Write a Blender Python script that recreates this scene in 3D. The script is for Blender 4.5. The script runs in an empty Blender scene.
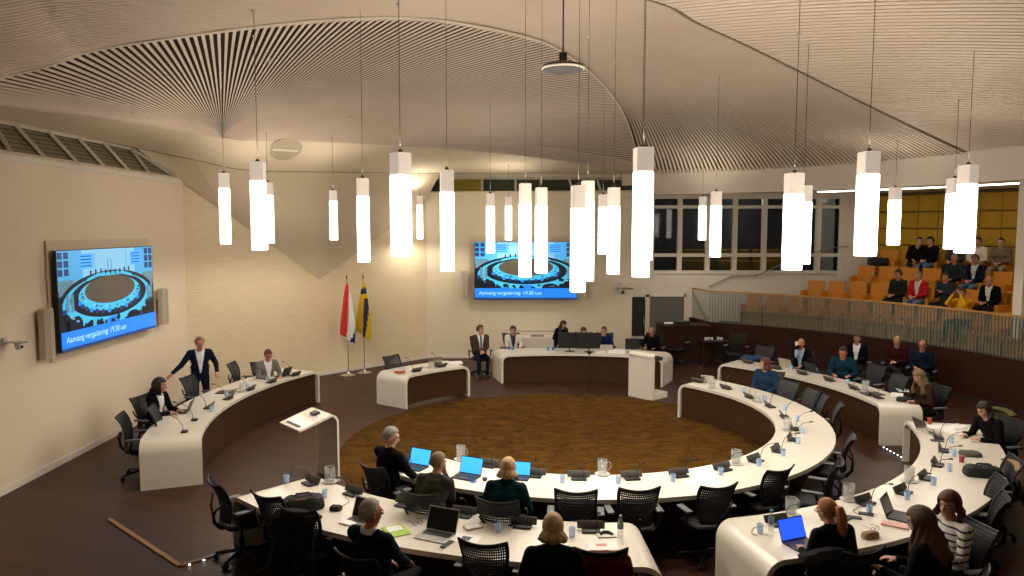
import bpy, bmesh, math, random
import numpy as np
from mathutils import Vector, Matrix
from mathutils.bvhtree import BVHTree
random.seed(7)
PI = math.pi
sc = bpy.context.scene
col = sc.collection

# ------------------------------------------------------------------ camera
F_PX = 735.0
PITCH = math.atan(60 / 735.0)
CH = 4.0
cam_d = bpy.data.cameras.new('camera')
cam = bpy.data.objects.new('camera', cam_d)
col.objects.link(cam)
cam.location = (0, 0, CH)
cam.rotation_euler = (PI / 2 - PITCH, 0, 0)
cam_d.sensor_width = 36
cam_d.lens = F_PX / 1024 * 36
cam_d.clip_start = .05
cam_d.clip_end = 200
sc.camera = cam
sc.view_settings.view_transform = 'Standard'
sc.view_settings.look = 'None'
sc.view_settings.gamma = 1
sc.view_settings.use_curve_mapping = False
sc.view_settings.exposure = 0.0

_F = Vector((0, math.cos(PITCH), -math.sin(PITCH)))
_R = Vector((1, 0, 0))
_U = _R.cross(_F)
def ray(u, v):
    return _F + _R * ((u - 512) / F_PX) - _U * ((v - 288) / F_PX)
def px(u, v, z):
    """point on the level z seen at photo pixel (u, v)"""
    d = ray(u, v); t = (z - CH) / d.z
    return Vector((d.x * t, d.y * t, z))
def pY(u, v, Y):
    """point at distance Y in front of the viewer seen at (u, v)"""
    d = ray(u, v); t = Y / d.y
    return Vector((d.x * t, Y, CH + d.z * t))
C = Vector((1.25, 13.5, 0))        # centre of the outer ring
C2 = Vector((1.11, 12.88, 0))        # centre of the inner ring
def pr(u, r, z=0, c=C):
    """plan point on the far side of the circle r around c, in the photo column u"""
    k = (u - 512) / F_PX
    # column plane: x = k * (y cos p + ...) ; solve with the level z
    best = None
    for i in range(4000):
        y = 8 + i * .005
        dep = y * math.cos(PITCH) - (z - CH) * math.sin(PITCH)
        x = k * dep
        d = math.hypot(x - c.x, y - c.y) - r
        if y > c.y and (best is None or abs(d) < best[0]): best = (abs(d), x, y)
    return Vector((best[1], best[2], z))
def face(x, y, c=C):
    """z rotation that turns local +Y towards c"""
    return math.atan2(c.y - y, c.x - x) - PI / 2

# --------------------------------------------------------------- materials
_m = {}
def mat(name, c, rough=.6, metal=0, emis=0, trans=0, spec=.5, bump=0, bscale=60, var=0, vscale=8, alpha=1, ior=1.45, sheen=0, stretch=(1, 1, 1)):
    if name in _m: return _m[name]
    m = bpy.data.materials.new(name); m.use_nodes = True
    nt = m.node_tree; b = nt.nodes['Principled BSDF']
    b.inputs['Base Color'].default_value = (*c, 1)
    b.inputs['Roughness'].default_value = rough
    b.inputs['Metallic'].default_value = metal
    b.inputs['IOR'].default_value = ior
    b.inputs['Specular IOR Level'].default_value = spec
    b.inputs['Transmission Weight'].default_value = trans
    b.inputs['Sheen Weight'].default_value = sheen
    b.inputs['Alpha'].default_value = alpha
    if emis:
        b.inputs['Emission Color'].default_value = (*c, 1)
        b.inputs['Emission Strength'].default_value = emis
    tc = nt.nodes.new('ShaderNodeTexCoord'); mp = nt.nodes.new('ShaderNodeMapping')
    mp.inputs['Scale'].default_value = stretch
    nt.links.new(tc.outputs['Object'], mp.inputs['Vector'])
    n = nt.nodes.new('ShaderNodeTexNoise'); n.inputs['Scale'].default_value = vscale; n.inputs['Detail'].default_value = 4
    nt.links.new(mp.outputs[0], n.inputs['Vector'])
    if var:
        mx = nt.nodes.new('ShaderNodeMix'); mx.data_type = 'RGBA'
        mx.inputs['A'].default_value = (*[x * (1 - var) for x in c], 1)
        mx.inputs['B'].default_value = (*[min(1, x * (1 + var)) for x in c], 1)
        nt.links.new(n.outputs['Fac'], mx.inputs['Factor'])
        nt.links.new(mx.outputs['Result'], b.inputs['Base Color'])
    else:
        mr = nt.nodes.new('ShaderNodeMapRange')
        mr.inputs['To Min'].default_value = max(0, rough - .04); mr.inputs['To Max'].default_value = min(1, rough + .04)
        nt.links.new(n.outputs['Fac'], mr.inputs['Value']); nt.links.new(mr.outputs[0], b.inputs['Roughness'])
    if bump:
        n2 = nt.nodes.new('ShaderNodeTexNoise'); n2.inputs['Scale'].default_value = bscale
        nt.links.new(mp.outputs[0], n2.inputs['Vector'])
        bp = nt.nodes.new('ShaderNodeBump'); bp.inputs['Strength'].default_value = bump; bp.inputs['Distance'].default_value = .02
        nt.links.new(n2.outputs['Fac'], bp.inputs['Height']); nt.links.new(bp.outputs[0], b.inputs['Normal'])
    _m[name] = m
    return m

def plank_mat(name, c1, c2, sx, sy, rough, coord='Object', rot=0, mort=.01, mortc=None, bump=.0, spec=.5, grain=.42):
    """boards or bricks laid with a brick texture, grain by stretched noise"""
    m = bpy.data.materials.new(name); m.use_nodes = True; nt = m.node_tree; b = nt.nodes['Principled BSDF']
    tc = nt.nodes.new('ShaderNodeTexCoord'); mp = nt.nodes.new('ShaderNodeMapping')
    mp.inputs['Rotation'].default_value = (0, 0, rot) if not isinstance(rot, tuple) else rot
    nt.links.new(tc.outputs[coord], mp.inputs['Vector'])
    br = nt.nodes.new('ShaderNodeTexBrick'); br.inputs['Scale'].default_value = 1
    br.inputs['Brick Width'].default_value = sx; br.inputs['Row Height'].default_value = sy
    br.inputs['Mortar Size'].default_value = mort; br.inputs['Mortar Smooth'].default_value = .3
    br.inputs['Color1'].default_value = (*c1, 1); br.inputs['Color2'].default_value = (*c2, 1)
    br.inputs['Mortar'].default_value = (*(mortc or [x * .5 for x in c1]), 1)
    nt.links.new(mp.outputs[0], br.inputs['Vector'])
    mp2 = nt.nodes.new('ShaderNodeMapping'); mp2.inputs['Scale'].default_value = (1.5, 22, 22)
    nt.links.new(mp.outputs[0], mp2.inputs['Vector'])
    n = nt.nodes.new('ShaderNodeTexNoise'); n.inputs['Scale'].default_value = 1.2; n.inputs['Detail'].default_value = 5
    nt.links.new(mp2.outputs[0], n.inputs['Vector'])
    mr = nt.nodes.new('ShaderNodeMapRange'); mr.inputs['To Min'].default_value = 1 - grain; mr.inputs['To Max'].default_value = 1 + grain
    nt.links.new(n.outputs['Fac'], mr.inputs['Value'])
    mx = nt.nodes.new('ShaderNodeVectorMath'); mx.operation = 'SCALE'
    nt.links.new(br.outputs['Color'], mx.inputs[0]); nt.links.new(mr.outputs[0], mx.inputs['Scale'])
    nt.links.new(mx.outputs[0], b.inputs['Base Color'])
    b.inputs['Roughness'].default_value = rough
    b.inputs['Specular IOR Level'].default_value = spec
    if bump:
        bp = nt.nodes.new('ShaderNodeBump'); bp.inputs['Strength'].default_value = bump; bp.inputs['Distance'].default_value = .01
        nt.links.new(br.outputs['Fac'], bp.inputs['Height']); bp.invert = True
        nt.links.new(bp.outputs[0], b.inputs['Normal'])
    _m[name] = m
    return m

# ------------------------------------------------------------ mesh builder
class MB:
    def __init__(s): s.v = []; s.f = []; s.mi = []
    def add(s, vs, fs, mi=0):
        o = len(s.v); s.v += [tuple(p) for p in vs]
        for f in fs: s.f.append(tuple(i + o for i in f)); s.mi.append(mi)
        return s
    def box(s, x0, x1, y0, y1, z0, z1, mi=0, M=None, bev=0):
        if bev:
            b = min(bev, (x1 - x0) / 2.01, (y1 - y0) / 2.01, (z1 - z0) / 2.01)
            bm = bmesh.new(); bmesh.ops.create_cube(bm, size=1)
            for v in bm.verts: v.co = Vector(((x0 + x1) / 2 + v.co.x * (x1 - x0), (y0 + y1) / 2 + v.co.y * (y1 - y0), (z0 + z1) / 2 + v.co.z * (z1 - z0)))
            bmesh.ops.bevel(bm, geom=bm.edges[:], offset=b, segments=2, affect='EDGES', profile=.5)
            bm.verts.index_update()
            vs = [v.co.copy() for v in bm.verts]; fs = [[v.index for v in f.verts] for f in bm.faces]; bm.free()
        else:
            vs = [Vector(p) for p in ((x0, y0, z0), (x1, y0, z0), (x1, y1, z0), (x0, y1, z0), (x0, y0, z1), (x1, y0, z1), (x1, y1, z1), (x0, y1, z1))]
            fs = [(0, 3, 2, 1), (4, 5, 6, 7), (0, 1, 5, 4), (1, 2, 6, 5), (2, 3, 7, 6), (3, 0, 4, 7)]
        if M is not None: vs = [M @ v for v in vs]
        return s.add(vs, fs, mi)
    def tube(s, pts, rad, n=8, mi=0, cap=True, flat=1):
        pts = [Vector(p) for p in pts]
        if not isinstance(rad, (list, tuple)): rad = [rad] * len(pts)
        vs = []; prev = None
        for i, p in enumerate(pts):
            t = (pts[min(i + 1, len(pts) - 1)] - pts[max(i - 1, 0)])
            t = t.normalized() if t.length > 1e-9 else Vector((0, 0, 1))
            if prev is None:
                a = Vector((0, 0, 1)) if abs(t.z) < .9 else Vector((1, 0, 0))
                u = t.cross(a).normalized()
            else:
                u = (prev - t * prev.dot(t))
                u = u.normalized() if u.length > 1e-6 else t.orthogonal().normalized()
            prev = u; w = t.cross(u)
            for k in range(n):
                a = 2 * PI * k / n
                vs.append(p + (u * math.cos(a) + w * math.sin(a) * flat) * rad[i])
        fs = []
        for i in range(len(pts) - 1):
            for k in range(n):
                fs.append((i * n + k, i * n + (k + 1) % n, (i + 1) * n + (k + 1) % n, (i + 1) * n + k))
        if cap: fs.append(tuple(range(n - 1, -1, -1))); fs.append(tuple((len(pts) - 1) * n + k for k in range(n)))
        return s.add(vs, fs, mi)
    def lathe(s, prof, n=20, mi=0, c=(0, 0, 0), M=None, cap=True):
        vs = []; fs = []
        for r, z in prof:
            for k in range(n):
                a = 2 * PI * k / n; vs.append(Vector((c[0] + r * math.cos(a), c[1] + r * math.sin(a), c[2] + z)))
        for i in range(len(prof) - 1):
            for k in range(n): fs.append((i * n + k, i * n + (k + 1) % n, (i + 1) * n + (k + 1) % n, (i + 1) * n + k))
        if cap:
            if prof[0][0] > 1e-5: fs.append(tuple(range(n - 1, -1, -1)))
            if prof[-1][0] > 1e-5: fs.append(tuple((len(prof) - 1) * n + k for k in range(n)))
        if M is not None: vs = [M @ v for v in vs]
        return s.add(vs, fs, mi)
    def ell(s, c, r, n=12, m=8, mi=0, M=None):
        prof = []
        vs = []; fs = []
        for i in range(m + 1):
            th = PI * i / m
            for k in range(n):
                a = 2 * PI * k / n
                v = Vector((r[0] * math.sin(th) * math.cos(a), r[1] * math.sin(th) * math.sin(a), r[2] * math.cos(th)))
                if M is not None: v = M @ v
                vs.append(v + Vector(c))
        for i in range(m):
            for k in range(n): fs.append((i * n + k, (i + 1) * n + k, (i + 1) * n + (k + 1) % n, i * n + (k + 1) % n))
        return s.add(vs, fs, mi)
    def grid(s, P, mi=0, close=False):
        """P[i][j] points"""
        a = len(P); b = len(P[0]); vs = [p for row in P for p in row]
        fs = [(i * b + j, (i + 1) * b + j, (i + 1) * b + j + 1, i * b + j + 1) for i in range(a - 1) for j in range(b - 1)]
        if close: fs += [(i * b + b - 1, (i + 1) * b + b - 1, (i + 1) * b, i * b) for i in range(a - 1)]
        return s.add(vs, fs, mi)
    def slab(s, poly, z0, z1, mi=0, M=None):
        """extruded polygon: poly of (x, y)"""
        n = len(poly)
        vs = [Vector((x, y, z0)) for x, y in poly] + [Vector((x, y, z1)) for x, y in poly]
        if M is not None: vs = [M @ v for v in vs]
        fs = [tuple(range(n - 1, -1, -1)), tuple(range(n, 2 * n))] + [(i, (i + 1) % n, n + (i + 1) % n, n + i) for i in range(n)]
        return s.add(vs, fs, mi)
    def build(s, name, mats, parent=None, smooth=False, kind=None, label=None, weld=True):
        me = bpy.data.meshes.new(name)
        me.from_pydata([tuple(p) for p in s.v], [], s.f); me.update()
        if not isinstance(mats, (list, tuple)): mats = [mats]
        for m in mats: me.materials.append(m)
        if len(mats) > 1: me.polygons.foreach_set('material_index', s.mi)
        if weld:
            bm = bmesh.new(); bm.from_mesh(me); bmesh.ops.remove_doubles(bm, verts=bm.verts[:], dist=1e-5)
            bmesh.ops.recalc_face_normals(bm, faces=bm.faces[:]); bm.to_mesh(me); bm.free()
        if smooth:
            me.polygons.foreach_set('use_smooth', [True] * len(me.polygons))
            try: me.set_sharp_from_angle(angle=math.radians(38))
            except Exception: pass
        o = bpy.data.objects.new(name, me); col.objects.link(o)
        if parent is not None: o.parent = parent
        if kind: o['kind'] = kind
        if label: o['label'] = label
        return o

def tag(o, label, cat, group=None, kind=None):
    o['label'] = label; o['category'] = cat
    if group: o['group'] = group
    if kind: o['kind'] = kind
    return o
def thing(name, label, cat, loc=(0, 0, 0), rz=0, group=None):
    o = bpy.data.objects.new(name, None); col.objects.link(o)
    o.location = loc; o.rotation_euler = (0, 0, rz); o.empty_display_size = .1
    return tag(o, label, cat, group)
KIDS = {}
def kids(o): return [c for c in bpy.data.objects if c.parent == o]
def copy_tree(o, parent=None, cache={}):
    if o.name not in cache: cache[o.name] = kids(o)
    c = o.copy(); col.objects.link(c)
    if parent is not None: c.parent = parent
    for ch in cache[o.name]: copy_tree(ch, c)
    return c
_used = {}
def place(proto_fn, key, label, loc, rz, group=None, cat=None, name=None):
    """first use builds the thing, later uses copy it"""
    if key not in _used:
        o = proto_fn(); _used[key] = o
    else:
        o = copy_tree(_used[key])
    o.location = loc; o.rotation_euler = (0, 0, rz); o['label'] = label
    if group: o['group'] = group
    return o
ORD = ['first', 'second', 'third', 'fourth', 'fifth', 'sixth', 'seventh', 'eighth', 'ninth', 'tenth', 'eleventh', 'twelfth', 'thirteenth', 'fourteenth', 'fifteenth', 'sixteenth', 'seventeenth', 'eighteenth']

def catmull(P, n):
    P = [Vector(p) for p in P]; L = [0]
    for a, b in zip(P, P[1:]): L.append(L[-1] + (b - a).length)
    out = []
    for i in range(n):
        s = L[-1] * i / (n - 1); k = 0
        while k < len(P) - 2 and s > L[k + 1]: k += 1
        t = (s - L[k]) / (L[k + 1] - L[k])
        p1, p2 = P[k], P[k + 1]
        p0 = P[k - 1] if k > 0 else p1 + (p1 - p2); p3 = P[k + 2] if k + 2 < len(P) else p2 + (p2 - p1)
        out.append(.5 * ((2 * p1) + (p2 - p0) * t + (2 * p0 - 5 * p1 + 4 * p2 - p3) * t * t + (3 * p1 - p0 - 3 * p2 + p3) * t ** 3))
    return out
def sampler(P, n=400):
    R_ = catmull(P, 1600); L = [0.0]
    for a, b in zip(R_, R_[1:]): L.append(L[-1] + (b - a).length)
    Q = []; k = 0
    for i in range(n):
        s = L[-1] * i / (n - 1)
        while k < len(R_) - 2 and L[k + 1] < s: k += 1
        d = L[k + 1] - L[k]; Q.append(R_[k].lerp(R_[k + 1], 0 if d < 1e-9 else min(1, max(0, (s - L[k]) / d))))
    def f(t):
        x = max(0, min(1, t)) * (n - 1); i = min(int(x), n - 2); return Q[i].lerp(Q[i + 1], x - i)
    return f
LAMP_E = 6.5
LAMP_W = 95
LAMP_UP = 28
EXPO = 0.14
SPOTS = [(-3, 11, 6.2, -3, 10, 70, 80), (1.2, 9.5, 6.8, .5, 8, 80, 80), (5, 10.5, 6.5, 5, 9.5, 70, 80), (5, 14.5, 6.4, 6, 15, 80, 80), (1.2, 17, 6.4, 1.2, 18.5, 130, 80), (-4, 14.5, 6.2, -5.2, 14.5, 40, 80)]

# =============================================================== THE ROOM
M_wall = mat('cream_plaster_paint', (.80, .67, .52), .7, bump=.04, bscale=30, var=.03, vscale=1.2)
M_white = mat('white_plaster', (.76, .69, .59), .7, bump=.03, bscale=30, var=.03, vscale=1)
M_ceil = mat('cream_ceiling_plaster', (.70, .59, .43), .75, var=.03, vscale=1)
M_slat = mat('cream_ceiling_slats', (.74, .61, .50), .6, var=.05, vscale=2)
M_void = mat('dark_ceiling_void', (.030, .024, .018), .9, var=.2)  # near-black sheet stands in for the unlit space above the slats
M_void2 = mat('shaded_slat_backing', (.10, .075, .05), .9, var=.1)  # backing sheet coloured brown for the shade in the slat gaps
M_trim = mat('pale_trim_paint', (.74, .68, .56), .5, var=.03)
M_desk = mat('cream_solid_surface', (.70, .655, .565), .28, var=.02, vscale=2)
M_panel = mat('dark_brown_veneer', (.050, .022, .008), .5, spec=.3, var=.35, vscale=3, stretch=(9, 9, .6))
M_wood = mat('dark_red_brown_cladding', (.036, .012, .007), .6, spec=.2, var=.6, vscale=3, stretch=(16, 16, .5), bump=.1, bscale=8)
M_handrail = mat('oak_handrail', (.42, .22, .07), .4, var=.2, vscale=5)
M_black = mat('black_plastic', (.012, .012, .014), .45, var=.2)
M_dgrey = mat('dark_grey_plastic', (.055, .055, .055), .5, var=.15)
M_grey = mat('mid_grey_plastic', (.22, .21, .20), .5, var=.1)
M_lgrey = mat('light_grey_plastic', (.50, .48, .45), .45, var=.05)
M_silver = mat('brushed_silver', (.60, .59, .57), .3, metal=.9, var=.05)
M_chrome = mat('polished_chrome', (.75, .74, .72), .15, metal=1, var=.03)
M_paper = mat('white_paper', (.82, .81, .78), .7, var=.03)
M_nightglass = mat('night_window_glass', (.010, .013, .016), .05, spec=.6, alpha=.45)
M_glass = mat('clear_glass', (.93, .97, .96), .03, trans=1, ior=1.4)
M_railglass = mat('greenish_balustrade_glass', (.22, .32, .28), .08, alpha=.20)
M_floor = plank_mat('dark_brown_strip_floor', (.062, .025, .014), (.038, .015, .009), 1.6, .11, .42, rot=.35, mort=.004, spec=.2, grain=.62)
M_brick = plank_mat('cream_painted_brick', (.80, .67, .45), (.77, .64, .43), .26, .075, .7, rot=(PI / 2, 0, 0), mort=.006, mortc=(.70, .57, .38), bump=.2, grain=.06)

def carpet_mat():
    m = bpy.data.materials.new('ochre_brown_carpet'); m.use_nodes = True; nt = m.node_tree; b = nt.nodes['Principled BSDF']
    tc = nt.nodes.new('ShaderNodeTexCoord'); mp = nt.nodes.new('ShaderNodeMapping'); mp.inputs['Scale'].default_value = (1, 1.7, 1)
    nt.links.new(tc.outputs['Object'], mp.inputs['Vector'])
    n = nt.nodes.new('ShaderNodeTexNoise'); n.inputs['Scale'].default_value = 3.0; n.inputs['Detail'].default_value = 7; n.inputs['Roughness'].default_value = .72; n.inputs['Distortion'].default_value = 1.2
    nt.links.new(mp.outputs[0], n.inputs['Vector'])
    cr = nt.nodes.new('ShaderNodeValToRGB'); e = cr.color_ramp.elements
    e[0].position = .36; e[0].color = (.040, .014, .0015, 1); e[1].position = .66; e[1].color = (.118, .055, .0045, 1)
    nt.links.new(n.outputs['Fac'], cr.inputs[0]); nt.links.new(cr.outputs[0], b.inputs['Base Color'])
    b.inputs['Roughness'].default_value = .95; b.inputs['Specular IOR Level'].default_value = .1
    n2 = nt.nodes.new('ShaderNodeTexNoise'); n2.inputs['Scale'].default_value = 90
    bp = nt.nodes.new('ShaderNodeBump'); bp.inputs['Strength'].default_value = .4; bp.inputs['Distance'].default_value = .01
    nt.links.new(n2.outputs['Fac'], bp.inputs['Height']); nt.links.new(bp.outputs[0], b.inputs['Normal'])
    return m
M_carpet = carpet_mat()

def structure(o): o['kind'] = 'structure'; return o

# floor + carpet
structure(MB().box(-11, 17, -4.5, 29, -.3, 0).build('floor', M_floor))
cp = MB(); n = 96
cp.slab([(1.0 + 4.12 * math.cos(2 * PI * k / n), 13.3 + 4.16 * math.sin(2 * PI * k / n)) for k in range(n)], 0, .012)
structure(cp.build('floor_carpet', M_carpet))

XL = -7.65
WT = 5.08
# left wall (thick slab behind the visible face), with its ledge
structure(MB().box(XL - .3, XL, -4, 17.2, 0, WT).build('wall_left', M_wall))
structure(MB().box(XL, XL + .02, -4, 17.2, 0, .11).build('baseboard_left', M_white))
W1 = Vector((XL, 17.2, 0)); W2 = Vector((-2.60, 22.42, 0))
dl = (W2 - W1).length; ang = math.atan2(W2.y - W1.y, W2.x - W1.x)
w = MB().box(-.1, dl, 0, .3, 0, 5.75).build('wall_corner', M_brick, weld=False)
w.location = W1; w.rotation_euler = (0, 0, ang); structure(w)
b = MB().box(0, dl, -.02, 0, 0, .09).build('baseboard_corner', M_white); b.location = W1; b.rotation_euler = (0, 0, ang); structure(b)
# back wall, ends in a corner, then window wall further back
structure(MB().box(-2.75, 3.68, 22.42, 22.72, 0, 5.1).box(3.38, 3.68, 22.72, 23.62, 0, 5.7).build('wall_back', mat('cream_grey_plaster', (.74, .66, .50), .7, bump=.03, bscale=30, var=.02, vscale=1)))
structure(MB().box(-2.6, 3.68, 22.40, 22.42, 0, .09).build('baseboard_back', M_white))
YW = 23.6
# window wall: openings for the clerestory band and the lower door
x0w, x1w = 4.05, 10.45
wb = MB()
wb.box(3.5, 12.2, YW, YW + .3, 1.85, 2.57).box(3.5, 12.2, YW, YW + .3, 5.0, 6.2)
wb.box(x1w, 12.2, YW, YW + .3, 2.57, 5.0).box(3.5, x0w, YW, YW + .3, 2.57, 5.0)
wb.box(5.62, 12.2, YW, YW + .3, 0, 1.85).box(3.5, 3.72, YW, YW + .3, 0, 1.85)
structure(wb.build('wall_window', M_white))
# white pier between window and the yellow wall, and walls closing the hall
pier = MB()
pier.slab([(10.45, YW), (10.45, YW - .05), (11.75, YW - .05), (12.4, 23.2), (12.4, 25), (10.45, 25)], 0, 6.2)
structure(pier.build('wall_pier', M_white))

# big window band: mullions at photo columns, transoms
win = MB(); yw = YW - .03
for u in (651.5, 679.5, 707.5, 734.5, 764, 791, 818, 846):
    p = pY(u, 235, YW)
    win.box(p.x - .075, p.x + .075, yw - .03, yw + .12, 2.57, 5.0)
for z0, z1 in ((2.53, 2.64), (3.08, 3.19), (4.62, 4.72), (4.93, 5.03)):
    win.box(x0w, x1w, yw - .02, yw + .12, z0, z1)
wf = structure(win.build('window_1', M_trim))
gl = MB().box(x0w, x1w, YW + .06, YW + .08, 2.57, 5.0).build('window_pane', M_nightglass, wf)
# corridor seen through the window band: dark walls, mustard benches, a small lamp
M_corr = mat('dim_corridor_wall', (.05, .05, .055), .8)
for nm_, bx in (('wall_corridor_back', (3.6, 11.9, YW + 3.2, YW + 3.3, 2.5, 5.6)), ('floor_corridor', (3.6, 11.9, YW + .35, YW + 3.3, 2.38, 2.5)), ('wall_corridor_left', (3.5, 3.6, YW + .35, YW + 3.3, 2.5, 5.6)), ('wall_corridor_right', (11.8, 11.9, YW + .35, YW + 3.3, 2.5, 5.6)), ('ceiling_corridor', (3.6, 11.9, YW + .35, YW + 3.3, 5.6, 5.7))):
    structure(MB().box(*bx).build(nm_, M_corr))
for i, (x, l_) in enumerate(((6.2, 'left'), (7.5, 'middle'), (8.8, 'right'))):
    bn = thing('bench', 'mustard upholstered corridor bench behind the window band, %s of three' % l_, 'bench', (x, YW + 1.3, 2.5))
    MB().box(-.58, .58, -.25, .25, .1, .40, bev=.03).build('seat', M_corr if False else mat('bench_mustard', (.50, .32, .02), .7), bn)
    MB().box(-.58, .58, .15, .27, .4, .78, bev=.03).build('backrest', mat('bench_mustard', (.50, .32, .02), .7), bn)
    for s_ in (-.45, .45): MB().box(s_ - .03, s_ + .03, -.2, .2, 0, .1).build('leg', M_black, bn)
cl_ = pY(823, 234, YW + 3.12)
lo_ = thing('wall_lamp', 'small white glowing lamp seen behind the rightmost window pane', 'lamp', cl_)
MB().ell((0, 0, 0), (.07, .07, .05), 12, 8).build('globe', mat('corridor_lamp_glow', (.85, .95, 1), .4, emis=25), lo_)
MB().box(-.03, .03, 0, .08, -.03, .03).build('wall_bracket', M_black, lo_)
ll = bpy.data.lights.new('corridor_fill_light', 'POINT'); ll.energy = 60; ll.shadow_soft_size = .2; lo2 = bpy.data.objects.new('corridor_fill_light', ll); col.objects.link(lo2); lo2.location = (7.6, YW + 1.6, 4.9)  # unseen lamp added to brighten the corridor
# lower glazed door with two leaves
dr = MB()
for a, b_ in ((3.70, 3.80), (4.30, 4.44), (5.55, 5.64)):
    dr.box(a, b_, YW - .03, YW + .1, 0, 1.87)
for z0, z1 in ((0, .1), (.42, .5), (1.79, 1.87)):
    dr.box(3.72, 5.62, YW - .03, YW + .1, z0, z1)
d1 = structure(dr.build('door_1', M_trim))
MB().box(3.72, 4.4, YW + .03, YW + .05, .05, 1.85).build('door_pane', mat('smoked_door_glass', (.035, .04, .045), .08, spec=.6), d1)
MB().box(4.4, 5.6, YW + .03, YW + .05, .05, 1.85).build('door_blind', mat('grey_door_blind', (.16, .15, .13), .8), d1)
for k in range(1):
    MB().tube([(4.25, YW - .08, .9), (4.25, YW - .08, 1.15)], .012).build('door_handle', M_silver, d1)
# enclosing round wall (right side and behind the viewer) and outer gallery back wall
def arc(r, a0, a1, n, c=C):
    return [(c.x + r * math.cos(math.radians(a0 + (a1 - a0) * i / n)), c.y + r * math.sin(math.radians(a0 + (a1 - a0) * i / n))) for i in range(n + 1)]
def arc_wall(mb, r0, r1, a0, a1, z0, z1, n=48, mi=0, c=C):
    A = arc(r0, a0, a1, n, c); B = arc(r1, a0, a1, n, c)
    for i in range(n):
        mb.slab([A[i], A[i + 1], B[i + 1], B[i]], z0, z1, mi)
    return mb
def arc_solid(mb, r0, r1, a0, a1, z0, z1, n=48, mi=0, c=C):
    """closed arc block without inner faces"""
    A = arc(r0, a0, a1, n, c); B = arc(r1, a0, a1, n, c)
    vs = []
    for (p, q) in zip(A, B): vs += [(p[0], p[1], z0), (q[0], q[1], z0), (q[0], q[1], z1), (p[0], p[1], z1)]
    fs = []
    for i in range(n):
        a = i * 4; d = a + 4
        for k in range(4): fs.append((a + k, d + k, d + (k + 1) % 4, a + (k + 1) % 4))
    fs.append((0, 1, 2, 3)); e = n * 4; fs.append((e + 3, e + 2, e + 1, e))
    mb.add(vs, fs, mi); return mb
structure(arc_solid(MB(), 14.45, 14.75, -95, 44.5, 0, 6.3).build('wall_right', M_wall))
structure(MB().box(-8, 1, -1.2, -.9, 0, 8.6).build('wall_front', M_wall))

# white curved fascia over gallery and window wall
structure(arc_solid(MB(), 10.0, 10.25, -18, 72.5, 5.04, 5.78, 90).build('trim_1', M_white))
# ceiling over the gallery behind the fascia with a lit cove
structure(arc_solid(MB(), 10.2, 14.6, -18, 62, 5.10, 5.25, 60).build('ceiling_gallery', M_white))
structure(arc_solid(MB(), 10.0, 14.6, -95, -18, 5.76, 5.85, 60).build('ceiling_front', M_white))
strip = arc_solid(MB(), 11.9, 12.15, 3, 48, 5.075, 5.099, 60)
cove = strip.build('cove_light', mat('cove_light_tube', (1, .94, .84), .5, emis=5))
tag(cove, 'thin continuous strip light in the white soffit above the gallery', 'light')
cv = MB()
arc_solid(cv, 10.9, 11.2, -20, 60, 5.0, 5.26, 60)
# yellow padded acoustic wall
M_yel = mat('mustard_upholstery', (.47, .27, .012), .75, bump=.05, bscale=60, var=.05, vscale=3)
M_yelback = mat('dark_panel_gap', (.10, .06, .02), .8)
structure(arc_solid(MB(), 14.36, 14.45, -20, 44.2, 2.45, 5.26).build('wall_gallery', M_yelback))
R_Y = 14.3
ya = math.degrees(.575 / R_Y)
a = 43.6; k = 0; panels = []
ZP = (2.97, 3.47, 3.98, 4.49, 5.02)
while a > -8:
    for j in range(4):
        pm = MB(); nn = 3
        A = arc(R_Y, a - ya * .985, a - ya * .015, nn); B = arc(R_Y + .06, a - ya * .985, a - ya * .015, nn)
        z0, z1 = ZP[j] + .012, ZP[j + 1] - .012
        # pillowed face
        Pg = []
        for i in range(nn + 1):
            row = []
            for q in range(5):
                t = q / 4; e = (min(i, nn - i) > 0) and 0 < q < 4
                rr = R_Y + (-.012 if e else .02)
                an = math.radians(a - ya * .985 + (ya * .97) * i / nn)
                row.append((C.x + rr * math.cos(an), C.y + rr * math.sin(an), z0 + (z1 - z0) * (.0, .06, .5, .94, 1)[q]))
            Pg.append(row)
        pm.grid(Pg)
        arc_solid(pm, R_Y + .02, R_Y + .07, a - ya * .985, a - ya * .015, z0, z1, 3)
        panels.append((a, j, pm))
    a -= ya
wy = MB()
for (a, j, pm) in panels: wy.add(pm.v, pm.f)
yo = structure(wy.build('trim_2', M_yel, smooth=False))

# white column at the right side of the gallery
structure(MB().box(11.50, 12.2, 16.5, 16.8, 0, 5.1).build('trim_3', M_white))

# gallery floors (stepped), wood clad front
zl = (1.06, 1.52, 1.97, 2.42); rl = (10.15, 11.15, 12.05, 12.95, 14.4)
M_step = mat('dark_gallery_step_carpet', (.03, .028, .03), .9, var=.2)
for i in range(4):
    a1 = math.degrees(math.asin(min(.999, (YW - .35 - C.y) / rl[i + 1])))
    a1 = min(a1, 44.3) if i > 1 else a1
    structure(arc_solid(MB(), rl[i], rl[i + 1], -30, a1 - (0, 6, 9, 9.5)[i] * .55, 0, zl[i], 60).build('floor_gallery', M_step))
structure(arc_solid(MB(), 10.02, 10.15, -60, 62.5, 0, 1.13, 120).build('wall_gallery_front', M_wood))
structure(arc_solid(MB(), 9.995, 10.02, -60, 62.5, 0, .09, 120).build('baseboard_gallery', mat('dark_plinth', (.02, .012, .01), .6)))
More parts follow.
